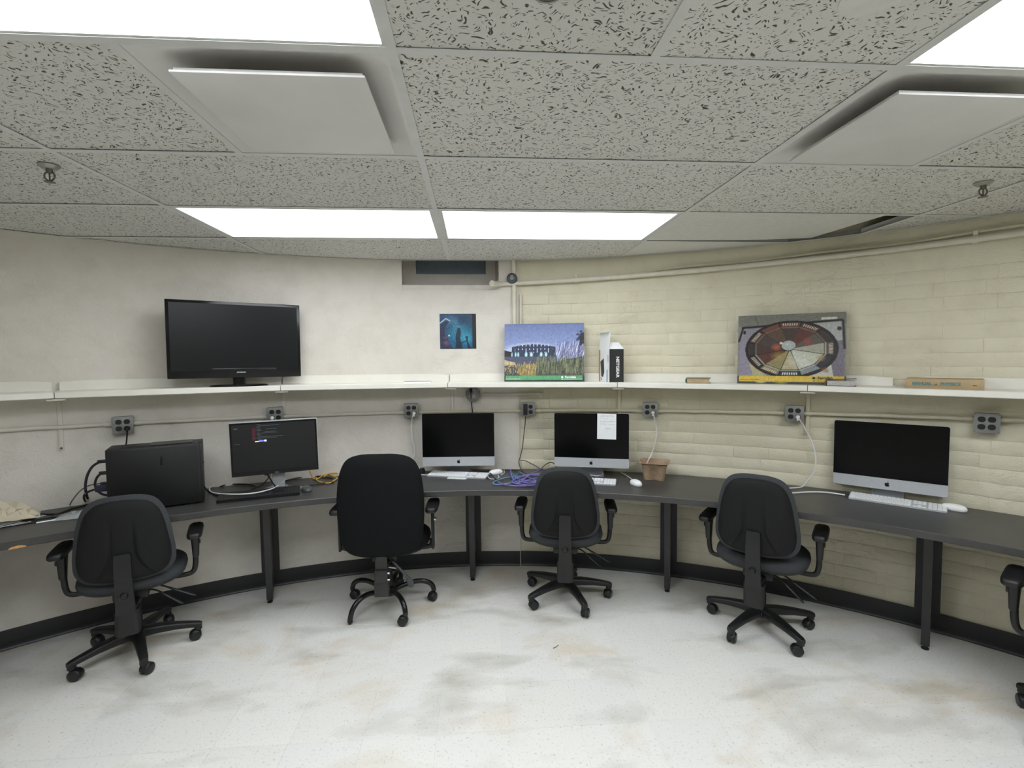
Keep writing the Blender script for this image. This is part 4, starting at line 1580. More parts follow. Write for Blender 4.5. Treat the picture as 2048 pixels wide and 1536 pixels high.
ME['armLb'], ME['armRb'] = arm_b(-1), arm_b(1)
ME['padLb'], ME['padRb'] = pad_arm(-.285, -.015, .64, .078, .25), pad_arm(.285, -.015, .64, .078, .25)
mb = MB(); mb.lathe([(.010, 0), (.010, .012), (.004, .014)], 12, Matrix.Translation((.293, -.02, .555)) @ RX)
ME['arm_knob'] = mb.mesh('arm_knob', M_CHROME)
mb = MB()
for z in (.262, .302):
    mb.lathe([(.007, 0), (.007, .012), (.003, .014)], 10, Matrix.Translation((.037, -.214, z)) @ RX)
mb.tube([(.037, -.19, .33), (.075, -.16, .31)], .006, 8)
ME['tilt_bolts'] = mb.mesh('tilt_bolts', M_CHROME)
mb = MB()
mb.tube(smooth_path([(.05, -.12, .335), (.10, -.14, .29), (.15, -.15, .235)], 5), .008, 8)
mb.loft([super_ring(.02 * k, .008 * k, z, 2.5, 14, .155 + dx, -.152) for k, z, dx in ((.5, .245, -.006), (1, .23, 0), (1, .20, .006), (.6, .185, .008))])
ME['lever_b'] = mb.mesh('lever', M_DKGREY, 50)


def chair(name, lab, x, y, face, leg0, kind='a', dz=0.0, bare=None):
    t = thing(name, lab, 'chair', (x, y, 0), -math.radians(face), 'black office chairs along the curved desk')
    b = kind == 'b'
    s = inst('seat', ME['seat_b' if b else 'seat'], t)
    inst('seat_pan', ME['seat_pan_b' if b else 'seat_pan'], s)
    k = inst('backrest', ME['backrest_b' if b else 'backrest'], t, (0, 0, dz))
    inst('back_panel' if b else 'back_shell', ME['back_panel_b' if b else 'back_shell'], k)
    bar = inst('back_bar', ME['back_bar_b' if b else 'back_bar'], t, (0, 0, dz * .5))
    if b:
        o = inst('tilt_bolts', ME['tilt_bolts'], bar); o['kind'] = 'stuff'; o['label'] = 'shiny metal bolts'
    else:
        inst('back_knob', ME['back_knob'], bar)
        inst('bar_rib', ME['bar_rib'], bar)['kind'] = 'stuff'
    mech = inst('mechanism', ME['mechanism'], t)
    if b:
        inst('lever', ME['lever_b'], mech)
    else:
        inst('lever', ME['lever1'], mech)
        inst('lever', ME['lever2'], mech)
    inst('gas_lift', ME['gas_lift'], t)
    inst('hub', ME['hub'], t)
    for q in range(5):
        ang = leg0 + 72 * q
        miss = bare is not None and q == bare
        lg = inst('leg', ME['leg_bare' if miss else ('leg_b' if b else 'leg_a')], t, (0, 0, 0), (0, 0, math.radians(ang + face)))
        if miss:
            lg['label'] = 'bare leg end without its caster'
        else:
            inst('caster', ME['caster'], lg, (.281, 0, 0), (0, 0, random.uniform(-2.6, -.5)))
    for sd in 'LR':
        ar = inst('armrest', ME['arm' + sd + ('b' if b else '')], t)
        inst('arm_pad', ME['pad' + sd + ('b' if b else '')], ar)
        if b and sd == 'R':
            inst('arm_knob', ME['arm_knob'], ar)
    return t


chair('office_chair', 'leftmost black office chair, in front of the black computer tower', -1.834, 2.739, -24.5, -124)
chair('office_chair', 'large black chair with plain high back and curved tube legs, one caster missing', -.564, 3.114, .9, -133, 'b', bare=0)
chair('office_chair', 'black office chair facing straight in, before the computer with taped note', .566, 3.124, 10.8, -149)
chair('office_chair', 'black office chair turned right, standing before bare desk left of the rightmost computer', 1.608, 2.659, 40.0, -151, dz=.03)
chair('office_chair', 'black office chair cut off at the right edge, only armrest and caster showing', 2.445, 1.675, 55.0, 100)

# ------------------------------------------------------------------ all-in-one computers, keyboards, mice
APPLE = smooth_path([(0, .27, 0), (-.13, .33, 0), (-.28, .33, 0), (-.41, .21, 0), (-.45, 0, 0), (-.40, -.22, 0), (-.28, -.43, 0), (-.15, -.50, 0), (0, -.455, 0), (.15, -.50, 0), (.28, -.43, 0), (.37, -.27, 0), (.405, -.18, 0)], 4) + \
    smooth_path([(.405, -.18, 0), (.30, -.09, 0), (.265, .03, 0), (.30, .15, 0), (.385, .22, 0)], 4)[1:] + smooth_path([(.385, .22, 0), (.28, .33, 0), (.13, .33, 0), (0, .27, 0)], 4)[1:-1]
LEAF = smooth_path([(-.01, .38, 0), (.02, .50, 0), (.10, .60, 0), (.20, .65, 0), (.20, .55, 0), (.13, .44, 0), (-.01, .38, 0)], 4)[:-1]


def allinone(lab, c, rz, z0=.798, h=.374, note=False, footy=.0, W=.507):
    t = thing('desktop_computer', lab, 'computer', (c[0], c[1], DZ), rz, 'silver all-in-one computers with dark screens')
    zc = z0 - DZ
    chin = .066
    sh = Matrix.Translation((0, 0, zc + h / 2)) @ UPRIGHT
    mb = MB()
    o1 = rounded_rect(W, h, .012, 5)
    o2 = rounded_rect(W - .012, h - .012, .010, 5)
    o3 = rounded_rect(W * .55, h * .6, .05, 5)
    mb.loft([[(x, y, z) for x, y in o] for o, z in ((o2, -.046 + .0), (o1, -.006), (o1, .0), (rounded_rect(W - .002, h - .002, .011, 5), .001))], M=sh)
    mb.loft([[(x, y, z) for x, y in o] for o, z in ((o3, -.058), (o2, -.044))], M=sh)
    mb.build('body', M_ALU, t)
    mb = MB()
    g = rounded_rect(W - .002, h - chin, .011, 5, corners=(0, 1, 1, 0))
    mb.loft([[(x, y, z) for x, y in g] for z in (.0005, .0022)], M=Matrix.Translation((0, 0, zc + chin + (h - chin) / 2)) @ UPRIGHT)
    mb.build('screen', M_GLASSB, t)
    mb = MB()
    s = .026
    for P in (APPLE, LEAF):
        mb.prism([(p.x * s, p.y * s) for p in P], .0008, .0016, Matrix.Translation((0, 0, zc + chin / 2 - .001)) @ UPRIGHT)
    mb.build('logo', M_LOGOB, t, smooth=0)
    mb = MB()
    y0, y1 = footy, footy + (.095 if footy > .025 else .072)
    mb.loft([[(x, y, z) for x, y in [(a, b + (y0 + y1) / 2) for a, b in rounded_rect(.17, y1 - y0, .012, 4)]] for z in (0, .006)])
    mb.loft([[(sx, y, z) for sx, y in ((-.075, yy - .003), (.075, yy - .003), (.075, yy + .003), (-.075, yy + .003))] for yy, z in ((y1 - .01, .003), (y1 - .006, .02), (y1 - .02, .10), (max(.047, y1 - .05), .20))])
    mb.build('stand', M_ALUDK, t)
    return t


def keyboard(lab, c, rz, white=True, L=.43, Wd=.114):
    t = thing('keyboard', lab, 'keyboard', (c[0], c[1], DZ), rz, 'full-size keyboards on the desk')
    slope = Matrix.Translation((0, 0, .004)) @ Matrix.Rotation(math.radians(5 if white else 4), 4, 'X')
    hb = .008 if white else .016
    T = Matrix.Translation((0, 0, Wd / 2 * math.sin(math.radians(5)) + .0005)) @ Matrix.Rotation(math.radians(5), 4, 'X')
    mb = MB()
    mb.loft([[(x, y, z) for x, y in rounded_rect(L, Wd, .008, 4)] for z in (0, hb)], M=T)
    if not white:
        mb.loft([[(x, y + Wd / 2 - .012, z) for x, y in rounded_rect(L - .01, .02, .006, 3)] for z in (hb, hb + .004)], M=T)
    mb.build('keyboard_case', M_ALU if white else M_BLACKPL, t)
    mb = MB()
    px = L / 22.6
    ys = [(-Wd / 2 + .013) + r * (Wd - .026) / 5 for r in range(6)]
    kd = (Wd - .026) / 5 - .0028

    def key(x0, x1, r, h=1):
        y = ys[r] + (h - 1) * (Wd - .026) / 10
        mb.box(((x0 + x1) / 2 * px - L / 2 + .004, y, hb + .0012), ((x1 - x0) * px - .0026, kd + (h - 1) * (Wd - .026) / 5, .003), M=T)
    for r in range(6):
        if r == 0:
            xs = [0, 1.5, 2.75, 4.1, 10.2, 11.6, 12.8, 14.6]
        else:
            off = [0, 2.1, 1.7, 1.4, 0, 0][r]
            xs = ([0, off] if off else [0]) + [off + 1 + k for k in range(20) if off + 1 + k < 14.0] + [14.6]
        for a, b in zip(xs[:-1], xs[1:]):
            if b - a > .5:
                key(a, b, r)
        if r >= 4 or r == 0:
            for k in range(3):
                key(14.95 + k, 15.95 + k, r)
        if r == 1:
            key(15.95, 16.95, r)
        if r == 3:
            for k in range(3):
                key(14.95 + k, 15.95 + k, r)
        for k in range(4):
            key(18.3 + k, 19.3 + k, r)
    o = mb.build('keys', M_KEYW if white else M_KEYB, t, smooth=0)
    o['kind'] = 'stuff'
    for sx in (-1, 1):
        mb = MB(); mb.box((sx * L * .32, Wd / 2 - .012, .005), (.05, .012, .010))
        mb.build('keyboard_foot', M_WHITEPL if white else M_BLACKPL, t)
    return t


def mouse(lab, c, rz, m, dark=False):
    t = thing('mouse', lab, 'mouse', (c[0], c[1], DZ), rz)
    mb = MB()
    mb.loft([super_ring(.031 * a, .055 * b, z, 2.2, 32, 0, 0) for a, b, z in ((.86, .9, 0), (.97, .98, .006), (1, 1, .012), (.95, .95, .02), (.8, .8, .028), (.5, .52, .033), (.12, .15, .0345))])
    mb.build('mouse_shell', m, t, smooth=70)
    mb = MB(); mb.loft([super_ring(.0292, .0515, z, 2.2, 28) for z in (.0002, .005)]); mb.build('mouse_base', M_GREYPL, t)
    mb = MB(); mb.lathe([(.0045, -.003), (.0045, .003)], 12, Matrix.Translation((0, .03, .0285)) @ RX); mb.build('scroll_ball', M_GREYPL, t)
    return t


i1 = allinone('leftmost silver all-in-one computer with black screen, behind white keyboard', (-.1265, 3.49), math.radians(-3), footy=.03)
i2 = allinone('silver all-in-one computer with a white handwritten note taped on its screen', (.785, 3.335), math.radians(-16), footy=.03)
i3 = allinone('rightmost silver all-in-one computer, black screen, on the brick wall side', (2.33, 2.632), math.radians(-44), z0=.785, h=.382, W=.522, footy=-.004)
keyboard('white keyboard in front of the leftmost silver computer', (-.131, 3.475), math.radians(-17.5))
k2 = keyboard('white keyboard half hidden behind the chair, below the taped note', (.700, 3.208), math.radians(-18))
keyboard('white keyboard under the rightmost silver computer', (2.318, 2.556), math.radians(-45))
keyboard('black keyboard in front of the dark monitor', (-1.316, 3.086), math.radians(17.3), False, .445, .138)
m1 = mouse('white mouse right of the leftmost white keyboard, crossed by black cable', (.135, 3.505), math.radians(-60), M_WHITEPL)
m2 = mouse('round white mouse alone on the desk left of the cup carrier', (1.022, 3.098), math.radians(10), M_WHITEPL)
mouse('white mouse at the right end of rightmost white keyboard', (2.515, 2.412), math.radians(35), M_WHITEPL)
mouse('dark grey mouse right of the black keyboard', (-1.066, 3.168), math.radians(30), M_DKGREY)
t = thing('plastic_card', 'thin white plastic card sticking out under leftmost white keyboard', 'card', (-.135, 3.408, DZ), math.radians(-17.5))
mb = MB(); mb.loft([[(x, y, z) for x, y in rounded_rect(.135, .05, .005, 3)] for z in (.0003, .003)]); mb.build('card_sheet', M_WHITEPL, t)

def lead(par, key, m, r, name='cord'):
    pts = fixz(CAB[key], r)
    inv = par.matrix_basis.inverted()
    mb = MB(); mb.tube([inv @ Vector(p) for p in smooth_path(pts, 6)], r, 7)
    mb.build(name, m, par)


lead(m1, 'wht_a', M_CABW, .0028); lead(m1, 'wht_b', M_CABW, .0028); lead(m2, 'mouse2cord', M_CABW, .0025); lead(k2, 'kb2cord', M_CABW, .0026)

# handwritten note
ca, sa = math.cos(math.radians(-16)), math.sin(math.radians(-16))
nx_, ny_ = .104, -.0036
t = thing('paper_note', 'white handwritten paper note taped over the top right of a computer screen', 'note', (.785 + ca * nx_ - sa * ny_, 3.335 + sa * nx_ + ca * ny_, .998), math.radians(-16))
mb = MB(); mb.loft([[(x, y, z) for x, y in ((-.064, .0), (.064, -.002), (.065, .172), (-.062, .174))] for z in (0, .0004)], M=UPRIGHT); mb.build('note_sheet', M_PAPER, t, smooth=0)
mb = MB()
r = random.Random(3)
for (zz, x0, x1, amp) in ((.157, -.042, .058, .004), (.139, -.044, -.036, .003), (.137, -.024, .012, .004), (.120, -.044, .060, .003), (.103, -.044, .010, .0035), (.101, .014, .058, .004), (.072, -.006, .022, .006)):
    x = x0
    while x < x1 - .006:
        wl = min(r.uniform(.010, .024), x1 - x)
        pts = [(x + wl * q / 6, -.0009, zz + r.uniform(-amp, amp)) for q in range(7)]
        mb.tube(smooth_path(pts, 3), .00055, 4)
        x += wl + .004
mb.build('handwriting', mat('pencil_grey', '#7e848c', .7, var=0), t, smooth=0)['kind'] = 'stuff'

# cup carrier
t = thing('cup_carrier', 'brown moulded pulp cup carrier standing on the desk by the brick wall', 'cup carrier', (1.205, 3.262, DZ), math.radians(-24))
H = .118
mb = MB()
n = 72


def carrier_r(k, lobes, base):
    a = 2 * PI * k / n
    return base * (1 + lobes * math.cos(4 * (a - PI / 4)))


rings = []
for z, base, lob in ((.0, .064, .34), (.035, .069, .32), (.075, .079, .24), (.100, .090, .10), (.112, .094, .10), (.1175, .102, .11), (.115, .107, .11)):
    rings.append([(carrier_r(k, lob, base) * math.cos(2 * PI * k / n), carrier_r(k, lob, base) * math.sin(2 * PI * k / n), z) for k in range(n)])
inner = []
for z, base, lob in ((.1135, .098, .10), (.105, .088, .10), (.085, .081, .15), (.045, .068, .22), (.012, .055, .25)):
    inner.append([(carrier_r(k, lob, base) * math.cos(2 * PI * k / n), carrier_r(k, lob, base) * math.sin(2 * PI * k / n), z) for k in range(n)])
mb.loft([rings[0]] + rings[1:] + inner, cap=True)
mb.build('carrier_tray', M_PULP, t, smooth=60)
mb = MB()
mb.loft([super_ring(.030 * k, .030 * k, z, 2, 24) for k, z in ((.5, .012), (.55, .05), (.7, .085), (.45, .093))])
mb.build('centre_post', M_PULP, t, smooth=60)
# computer tower
t = thing('computer_tower', 'black computer tower standing sideways on the desk, cables on its left end', 'computer', (-1.791, 2.878, DZ), math.radians(26))
mb = MB(); mb.box((0.003, .092, .181), (.432, .176, .346), bevel=.006); mb.build('case', M_BLACKPL, t)
mb = MB(); mb.box((0.0, .0015, .178), (.405, .004, .325), bevel=.0015); mb.build('side_panel', mat('black_case_panel', '#090909', .55, var=.1), t)
mb = MB(); mb.box((.035, -.001, .272), (.012, .003, .05), bevel=.001); mb.box((.035, -.0025, .272), (.006, .002, .036)); mb.build('panel_latch', M_LOGOB, t)
mb = MB(); mb.box((.222, .092, .182), (.016, .172, .345), bevel=.005); mb.box((.232, .03, .235), (.006, .010, .012), bevel=.002); mb.build('front_bezel', M_BLACKPL, t)
mb = MB(); mb.box((.08, .10, .3555), (.20, .13, .004)); mb.build('top_recess', M_LOGOB, t)
mb = MB(); mb.lathe([(.006, 0), (.006, .002), (.003, .003)], 12, Matrix.Translation((.200, .03, .354))); o = mb.build('power_button', M_CHROME, t); o['label'] = 'small bright power button'
for sx in (-.17, .17):
    for yy in (.03, .155):
        mb = MB(); mb.box((sx, yy, .004), (.04, .02, .008), bevel=.002)
        mb.build('case_foot', M_BLACKPL, t)

# dark monitor
t = thing('monitor', 'thin silver-rimmed monitor with dark text screen behind the black keyboard', 'monitor', (-1.264, 3.21, DZ), math.radians(16.5))
MW, MH, MZ = .503, .337, .111
tilt = Matrix.Translation((0, 0, MZ)) @ Matrix.Rotation(math.radians(-.9), 4, 'Y')
mb = MB(); mb.box((0, .018, MH / 2), (MW, .034, MH), bevel=.004, M=tilt); mb.box((0, .05, MH * .5), (.26, .04, .22), bevel=.012, M=tilt); mb.build('monitor_case', M_ALU, t)
mb = MB(); mb.box((0, .0002, MH / 2 - .0015), (MW - .006, .003, MH - .005), M=tilt); mb.build('bezel', M_GLOSSB, t)
mb = MB(); mb.box((0, -.0016, MH / 2 + .006), (MW - .028, .0012, MH - .042), M=tilt); sc = mb.build('screen', screen_material('dark_lit_screen', '#0c0d0d', .15), t)
r = random.Random(11)
txt = {}
M_TR, M_TG = screen_material('screen_red', '#6b2438', .12), screen_material('screen_grey', '#55585f', .22)
M_TB, M_TY, M_TWH = screen_material('screen_blue', '#6670e8', .9), screen_material('screen_yellow', '#cfd3a8', .8), screen_material('screen_white', '#dfe4ff', 1.1)
mbr, mbg = MB(), MB()
for k in range(13):
    zz = .318 - k * .0078
    if k > 2:
        mbr.box((-.118 + r.uniform(0, .004), -.0026, zz), (.018, .0008, .0038), M=tilt)
    mbg.box((-.092 + r.uniform(0, .01), -.0026, zz), (r.uniform(.015, .03), .0008, .0024), M=tilt)
    if k in (1, 4, 6, 7, 10, 11):
        mbg.box((-.03 + r.uniform(-.02, .03), -.0026, zz), (r.uniform(.06, .14), .0008, .0022), M=tilt)
mbg.box((-.215, -.0026, .298), (.022, .0008, .006), M=tilt)
mbg.box((-.212, -.0026, .203), (.035, .0008, .0024), M=tilt)
mbr.build('red_text', M_TR, sc, smooth=0)['kind'] = 'stuff'; mbg.build('grey_text', M_TG, sc, smooth=0)['kind'] = 'stuff'
mb = MB(); mb.use(M_TY).box((-.100, -.0026, .2125), (.022, .0008, .006), M=tilt); mb.use(M_TB).box((-.074, -.0026, .2145), (.030, .0008, .010), M=tilt); mb.use(M_TWH).box((-.0525, -.0026, .2150), (.012, .0008, .010), M=tilt)
mb.build('bright_text', None, sc, smooth=0)['kind'] = 'stuff'
lettering('DELL', .011, M_GREYPL, t, tuple(tilt @ Vector((.005, -.0020, .0085))), name='maker_lettering')
mb = MB()
mb.box((0.006, .070, .070), (.075, .016, .135), bevel=.006); mb.box((0.006, .061, .135), (.09, .012, .06), bevel=.003)
mb.box((0.004, .058, .120), (.024, .006, .05), bevel=.002)
mb.build('stand_neck', M_ALU, t)
mb = MB()
for s in (-1, 1):
    mb.loft([[(x0, y0, z) for x0, y0 in ((s * .01, .10), (s * .045, .085), (s * .148 + .012, .002), (s * .138 + .012, -.012), (s * .10 + .012, -.008), (s * .005, .055))] for z in (0, .011)])
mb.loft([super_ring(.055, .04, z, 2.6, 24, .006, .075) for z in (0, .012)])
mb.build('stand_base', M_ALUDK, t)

# ------------------------------------------------------------------ things on the shelf and wall
zt = shelf_top(-21.4)
t = thing('television', 'large black flat television standing on the white shelf', 'television', pol(-21.4, 3.615, zt), math.radians(27.7))
TW_, TH_, tz = .738, .473, .050
tm = Matrix.Translation((-.006, 0, tz + .004)) @ Matrix.Rotation(math.radians(.35), 4, 'Y')
mb = MB(); mb.box((0, .022, TH_ / 2), (TW_, .036, TH_), bevel=.004, M=tm); mb.box((0, .052, TH_ * .45), (TW_ * .8, .03, TH_ * .7), bevel=.012, M=tm); mb.build('tv_case', M_GLOSSB, t)
mb = MB(); mb.box((0, .0030, TH_ / 2 + .014), (TW_ - .036, .002, TH_ - .062), M=tm)
mb.build('screen', mat('tv_screen', '#0f1314', .28, var=0, spec=.4), t)
mb = MB(); mb.box((.04, .0026, .052), (.36, .002, .016), bevel=.0005, M=tm); mb.build('speaker_slot', M_LOGOB, t)
lettering('SAMSUNG', .011, M_PRINTW, t, tuple(tm @ Vector((.018, .0018, .034))), name='maker_lettering')
mb = MB(); mb.loft([super_ring(.035, .018, z, 3, 20, 0, .03) for z in (.008, .075)]); mb.build('tv_neck', M_GLOSSB, t)
mb = MB(); mb.loft([super_ring(.165 * k, .085 * k, z, 2.4, 40, 0, .025) for k, z in ((1, 0), (1, .006), (.96, .010), (.3, .013))]); mb.build('tv_base', M_GLOSSB, t)

# printed pictures -------------------------------------------------
I = Img(150, 122, '#2b2d2c')
for y in range(122):
    v = y / 121
    I.rect(.088, v - .01, .912, v + .01, '#%02x%02x%02x' % (int(40 + 18 * v), int(92 + 10 * math.sin(v * 5)), int(122 + 12 * math.sin(v * 4 + 1))))
for (u, v, a, b, c, al) in ((.62, .45, .30, .30, '#4aa3bd', .55), (.78, .30, .18, .22, '#56b4cf', .6), (.40, .80, .25, .2, '#5f8faf', .45), (.7, .85, .2, .15, '#2f4454', .6), (.22, .3, .16, .35, '#3f3f63', .55), (.52, .66, .1, .25, '#5f9cc0', .35)):
    I.ell(u, v, a, b, c, al, .9)
I.poly([(.12, .0), (.13, .30), (.12, .52), (.17, .70), (.28, .80), (.37, .80), (.33, .72), (.27, .62), (.26, .42), (.34, .26), (.42, .08), (.46, .0)], '#3a3446', .8)
for p, q in (((.12, .71), (.22, .80)), ((.22, .80), (.29, .87)), ((.29, .87), (.38, .80))):
    I.line(p, q, .012, '#cfd6ea', .8)
I.ell(.30, .17, .10, .09, '#8f5f78', .55, .8); I.ell(.36, .38, .03, .03, '#e9e0ee', .8, .6); I.ell(.27, .33, .07, .06, '#75587c', .5, .8)
I.poly([(.50, 0), (.52, .18), (.51, .33), (.54, .50), (.57, .63), (.62, .60), (.64, .46), (.62, .28), (.66, .12), (.68, 0)], '#2b2f3a', .9)
I.ell(.59, .63, .05, .04, '#7fb3c8', .5, .9)
I.poly([(.80, 0), (.77, .20), (.74, .37), (.81, .36), (.80, .22), (.86, .06), (.90, 0)], '#252b36', .9)
I.line((.66, .17), (.76, .23), .016, '#28303c', .9)
I.poly([(.12, 0), (.25, .05), (.5, .02), (.6, 0)], '#30263a', .8)
I.rect(.0, 0, .088, 1, '#33332e'); I.rect(.912, 0, 1, 1, '#33332e'); I.rect(0, 0, 1, .012, '#33332e'); I.rect(0, .985, 1, 1, '#33332e')
I.noise(.10, 4)
t = thing('space_picture', 'small unframed blue and black space picture hung on plaster below the window', 'picture', pol(.3, R_PL - .003, 1.627), math.radians(-.8))
mb = MB(); mb.box((0, .002, .1265), (.309, .0025, .255)); mb.build('picture_sheet', M_PAPER, t, smooth=0)
I.build('picture_print', .309, .255, t, (0, 0.0002, -.001))

I = Img(200, 150, '#7d89b4')
for y in range(150):
    v = y / 149
    k = max(0, min(1, (v - .5) / .5))
    c = [int(a + (b - a) * k) for a, b in zip((150, 164, 205), (112, 126, 172))]
    I.rect(0, v - .005, 1, v + .005, '#%02x%02x%02x' % tuple(c))
I.ell(.34, .52, .40, .17, '#e4ecf5', .85, .55)
I.poly([(0, .42), (0, .545), (.05, .525), (.1, .52), (.1, .42)], '#2e2e30')
ar = [(0.092, .43)] + [(0.092 + .556 * i / 12, .59 + .055 * math.sin(PI * (i + .8) / 13.2)) for i in range(13)] + [(.648, .43)]
I.poly(ar, '#39405a')
for k in range(11):
    u0 = .135 + k * .047
    I.rect(u0 - .006, .605, u0 + .004, .612 + .04 * math.sin(PI * (k + 1) / 12), '#dbe4f0' if 2 <= k <= 9 else '#a9b6cf', .9)
    I.rect(u0 - .007, .545 if k % 3 else .50, u0 + .003, .575, '#d9e6ee', .8 if k not in (0, 10) else .2)
    I.rect(u0 - .006, .49, u0 + .002, .515, '#d9e6ee', .7 if k in (3, 4, 5, 7, 8) else .0)
for u, a in ((.095, .010), (.142, .014), (.175, .016), (.275, .022), (.34, .024), (.465, .022), (.525, .020)):
    I.ell(u, .465, a, .055, '#c4eef2', .95, .6)
I.rect(0, .36, .65, .435, '#555a6c')
I.rect(0, .30, .60, .365, '#4b4f5e', .9)
I.poly([(0, .10), (0, .30), (.5, .30), (1, .44), (1, .10)], '#54574f')
I.poly([(0, .28), (0, .385), (.04, .36), (.14, .33), (.14, .29)], '#cdbb90', .85)
I.poly([(.14, .10), (.20, .27), (.30, .31), (.40, .30), (.40, .10)], '#9a8553', .85)
I.poly([(0, .10), (0, .24), (.12, .19), (.22, .10)], '#4c4d4f', .9)
r = random.Random(5)
for k in range(420):
    u = r.uniform(.40, .99); v0 = r.uniform(.12, .34); h = r.uniform(.06, .16)
    I.line((u, v0), (u + r.uniform(-.012, .02), v0 + h), .0035, r.choice(['#7c8361', '#5d6750', '#434a40', '#9a9b7a', '#6f7358', '#33382f']), .7)
for k in range(150):
    u = r.uniform(.01, .40); v0 = r.uniform(.12, .30)
    I.line((u, v0), (u + r.uniform(-.01, .01), v0 + r.uniform(.02, .06)), .0035, r.choice(['#c7ab6a', '#8d7747', '#e0cfa0', '#5b5642']), .6)
for k in range(130):
    u = r.uniform(.64, .99); v0 = r.uniform(.40, .52)
    I.line((u, v0), (u + r.uniform(.0, .045), v0 + r.uniform(.06, .20)), .0035, r.choice(['#d6d3ea', '#8f8bb2', '#4f4c68', '#ece8f6', '#3d3a4d', '#6f6b80']), .65)
for k in range(60):
    I.ell(r.gauss(.975, .03), r.gauss(.74, .06), .018, .02, r.choice(['#32343f', '#3d4150', '#2a2c33']), .8)
I.rect(0, 0, 1, .105, '#36403a')
I.rect(.016, .028, .978, .103, '#5fa070')
I.rect(0, .985, 1, 1, '#5d678c', .6)
I.noise(.07, 3)


def board(name, lab, az, r0, rz, W, Hh, img, lean, band):
    t = thing(name, lab, 'picture', pol(az, r0, shelf_top(az)), rz, 'picture boards leaning on the shelf')
    e = bpy.data.objects.new('x', None)
    L = Matrix.Rotation(math.radians(-lean), 4, 'X')
    mb = MB(); mb.box((0, .006, Hh / 2), (W, .012, Hh), bevel=.001, M=L); mb.build('board', M_INK, t, smooth=0)
    p = img.build('picture_print', W, Hh, t, (0, -.0006, 0)); p.rotation_euler = (math.radians(-lean), 0, 0)
    bpy.data.objects.remove(e)
    return t, L


t, L = board('building_picture', 'picture board of a lit round stone building at dusk, green band below', 10.2, 3.665, math.radians(-10.2), .567, .417, I, 8.0, None)


def on_board(o, L):
    o.matrix_local = L @ Matrix.Translation(o.location)


o = lettering('Fermilab', .022, M_PRINTW, t, (.186, -.0016, .031), bold=.0006); on_board(o, L)
mb = MB(); mb.lathe([(.0075, 0), (.0075, .0006)], 20, Matrix.Translation((.128, -.0012, .031)) @ R90); mb.box((.128, -.0012, .0165), (.014, .0006, .005)); mb.box((.205, -.0012, .0165), (.125, .0006, .0028)); mb.box((-.222, -.0012, .020), (.105, .0006, .0022))
o = mb.build('emblem', M_PRINTW, t, smooth=0); o['kind'] = 'stuff'; on_board(o, L)

I = Img(210, 160, '#8b8682')
I.rect(0, .84, 1, 1, '#77776d'); I.line((.16, 1), (.2, .86), .004, '#4d4c44', .8); I.rect(.78, .905, .92, .935, '#d7d0c4', .9)
I.poly([(.02, .0), (.02, .6), (.06, .84), (.98, .90), (.98, 0)], '#8d8992')
I.poly([(.6, .55), (.72, .88), (.97, .90), (.97, .6)], '#a9aca6')
I.poly([(.84, .05), (.90, .6), (.985, .62), (.985, .05)], '#7b727c')
I.poly([(.02, .05), (.02, .55), (.10, .6), (.12, .1)], '#8f8998')
I.poly([(.62, .05), (.70, .18), (.86, .36), (.90, .05)], '#c3c3b6')
I.poly([(.16, .05), (.12, .3), (.22, .2), (.34, .05)], '#b1a988')
I.line((.05, .82), (.96, .89), .016, '#221f1e'); I.line((.05, .82), (.01, .62), .010, '#221f1e'); I.line((.97, .88), (.985, .5), .012, '#2a2628')
I.ell(.065, .75, .014, .03, '#3a2f2e'); I.ell(.94, .775, .02, .03, '#3a3b38')
cx, cy, A, B = .50, .50, .415, .395
I.ell(cx + .005, cy - .005, A + .015, B + .015, '#2d2826')
I.ell(cx, cy, A - .02, B - .02, '#4a423c')
dodec = lambda k, s=1: (cx + A * s * math.cos(math.radians(15 + 30 * k)), cy + B * s * math.sin(math.radians(15 + 30 * k)))
rim = ['#3c342f', '#5a3f36', '#63473b', '#6b4a3e', '#54403a', '#3a3634', '#373430', '#8a8064', '#3e3f41', '#8a8d90', '#33363a', '#5b5548']
sec = ['#5a574c', '#5e3a33', '#4b3e37', '#5f4c3f', '#4c4340', '#4d3b36', '#5d3a2f', '#8e8560', '#b3a987', '#c3c6b8', '#bdc0ad', '#a3a290']
for k in range(12):
    I.poly([dodec(k, .97), dodec(k + 1, .97), dodec(k + 1, .78), dodec(k, .78)], rim[k])
    I.poly([dodec(k, .76), dodec(k + 1, .76), (cx, cy)], sec[k])
    a, b = dodec(k, .95), dodec(k + 1, .95)
    I.line(dodec(k, .98), dodec(k, .77), .008, '#221e1c', .9)
    if k in (1, 2, 4, 6, 7, 8, 11):
        for q in range(7):
            f = .18 + .64 * q / 6
            p = (a[0] + (b[0] - a[0]) * f, a[1] + (b[1] - a[1]) * f)
            I.line(p, (cx + (p[0] - cx) * .93, cy + (p[1] - cy) * .93), .005, '#d8c9b6' if k != 8 else '#eceef0', .85)
    I.line(dodec(k, .80), dodec(k + 1, .80), .006, '#8d7868' if k < 6 else '#c6c4b4', .6)
for k in (6, 8, 9, 11):
    I.line((cx, cy), dodec(k, .76), .0045, '#2b2826', .9)
I.ell(.375, .53, .06, .06, '#cc6a48', .7, .9); I.ell(.66, .60, .06, .08, '#a5453d', .6, .8); I.ell(.40, .40, .09, .08, '#b69a55', .5, .9)
I.ell(.58, .33, .12, .12, '#cfd0c0', .6, .9); I.ell(.78, .37, .05, .06, '#a58352', .7, .8); I.ell(.82, .2, .05, .05, '#94602f', .7, .8)
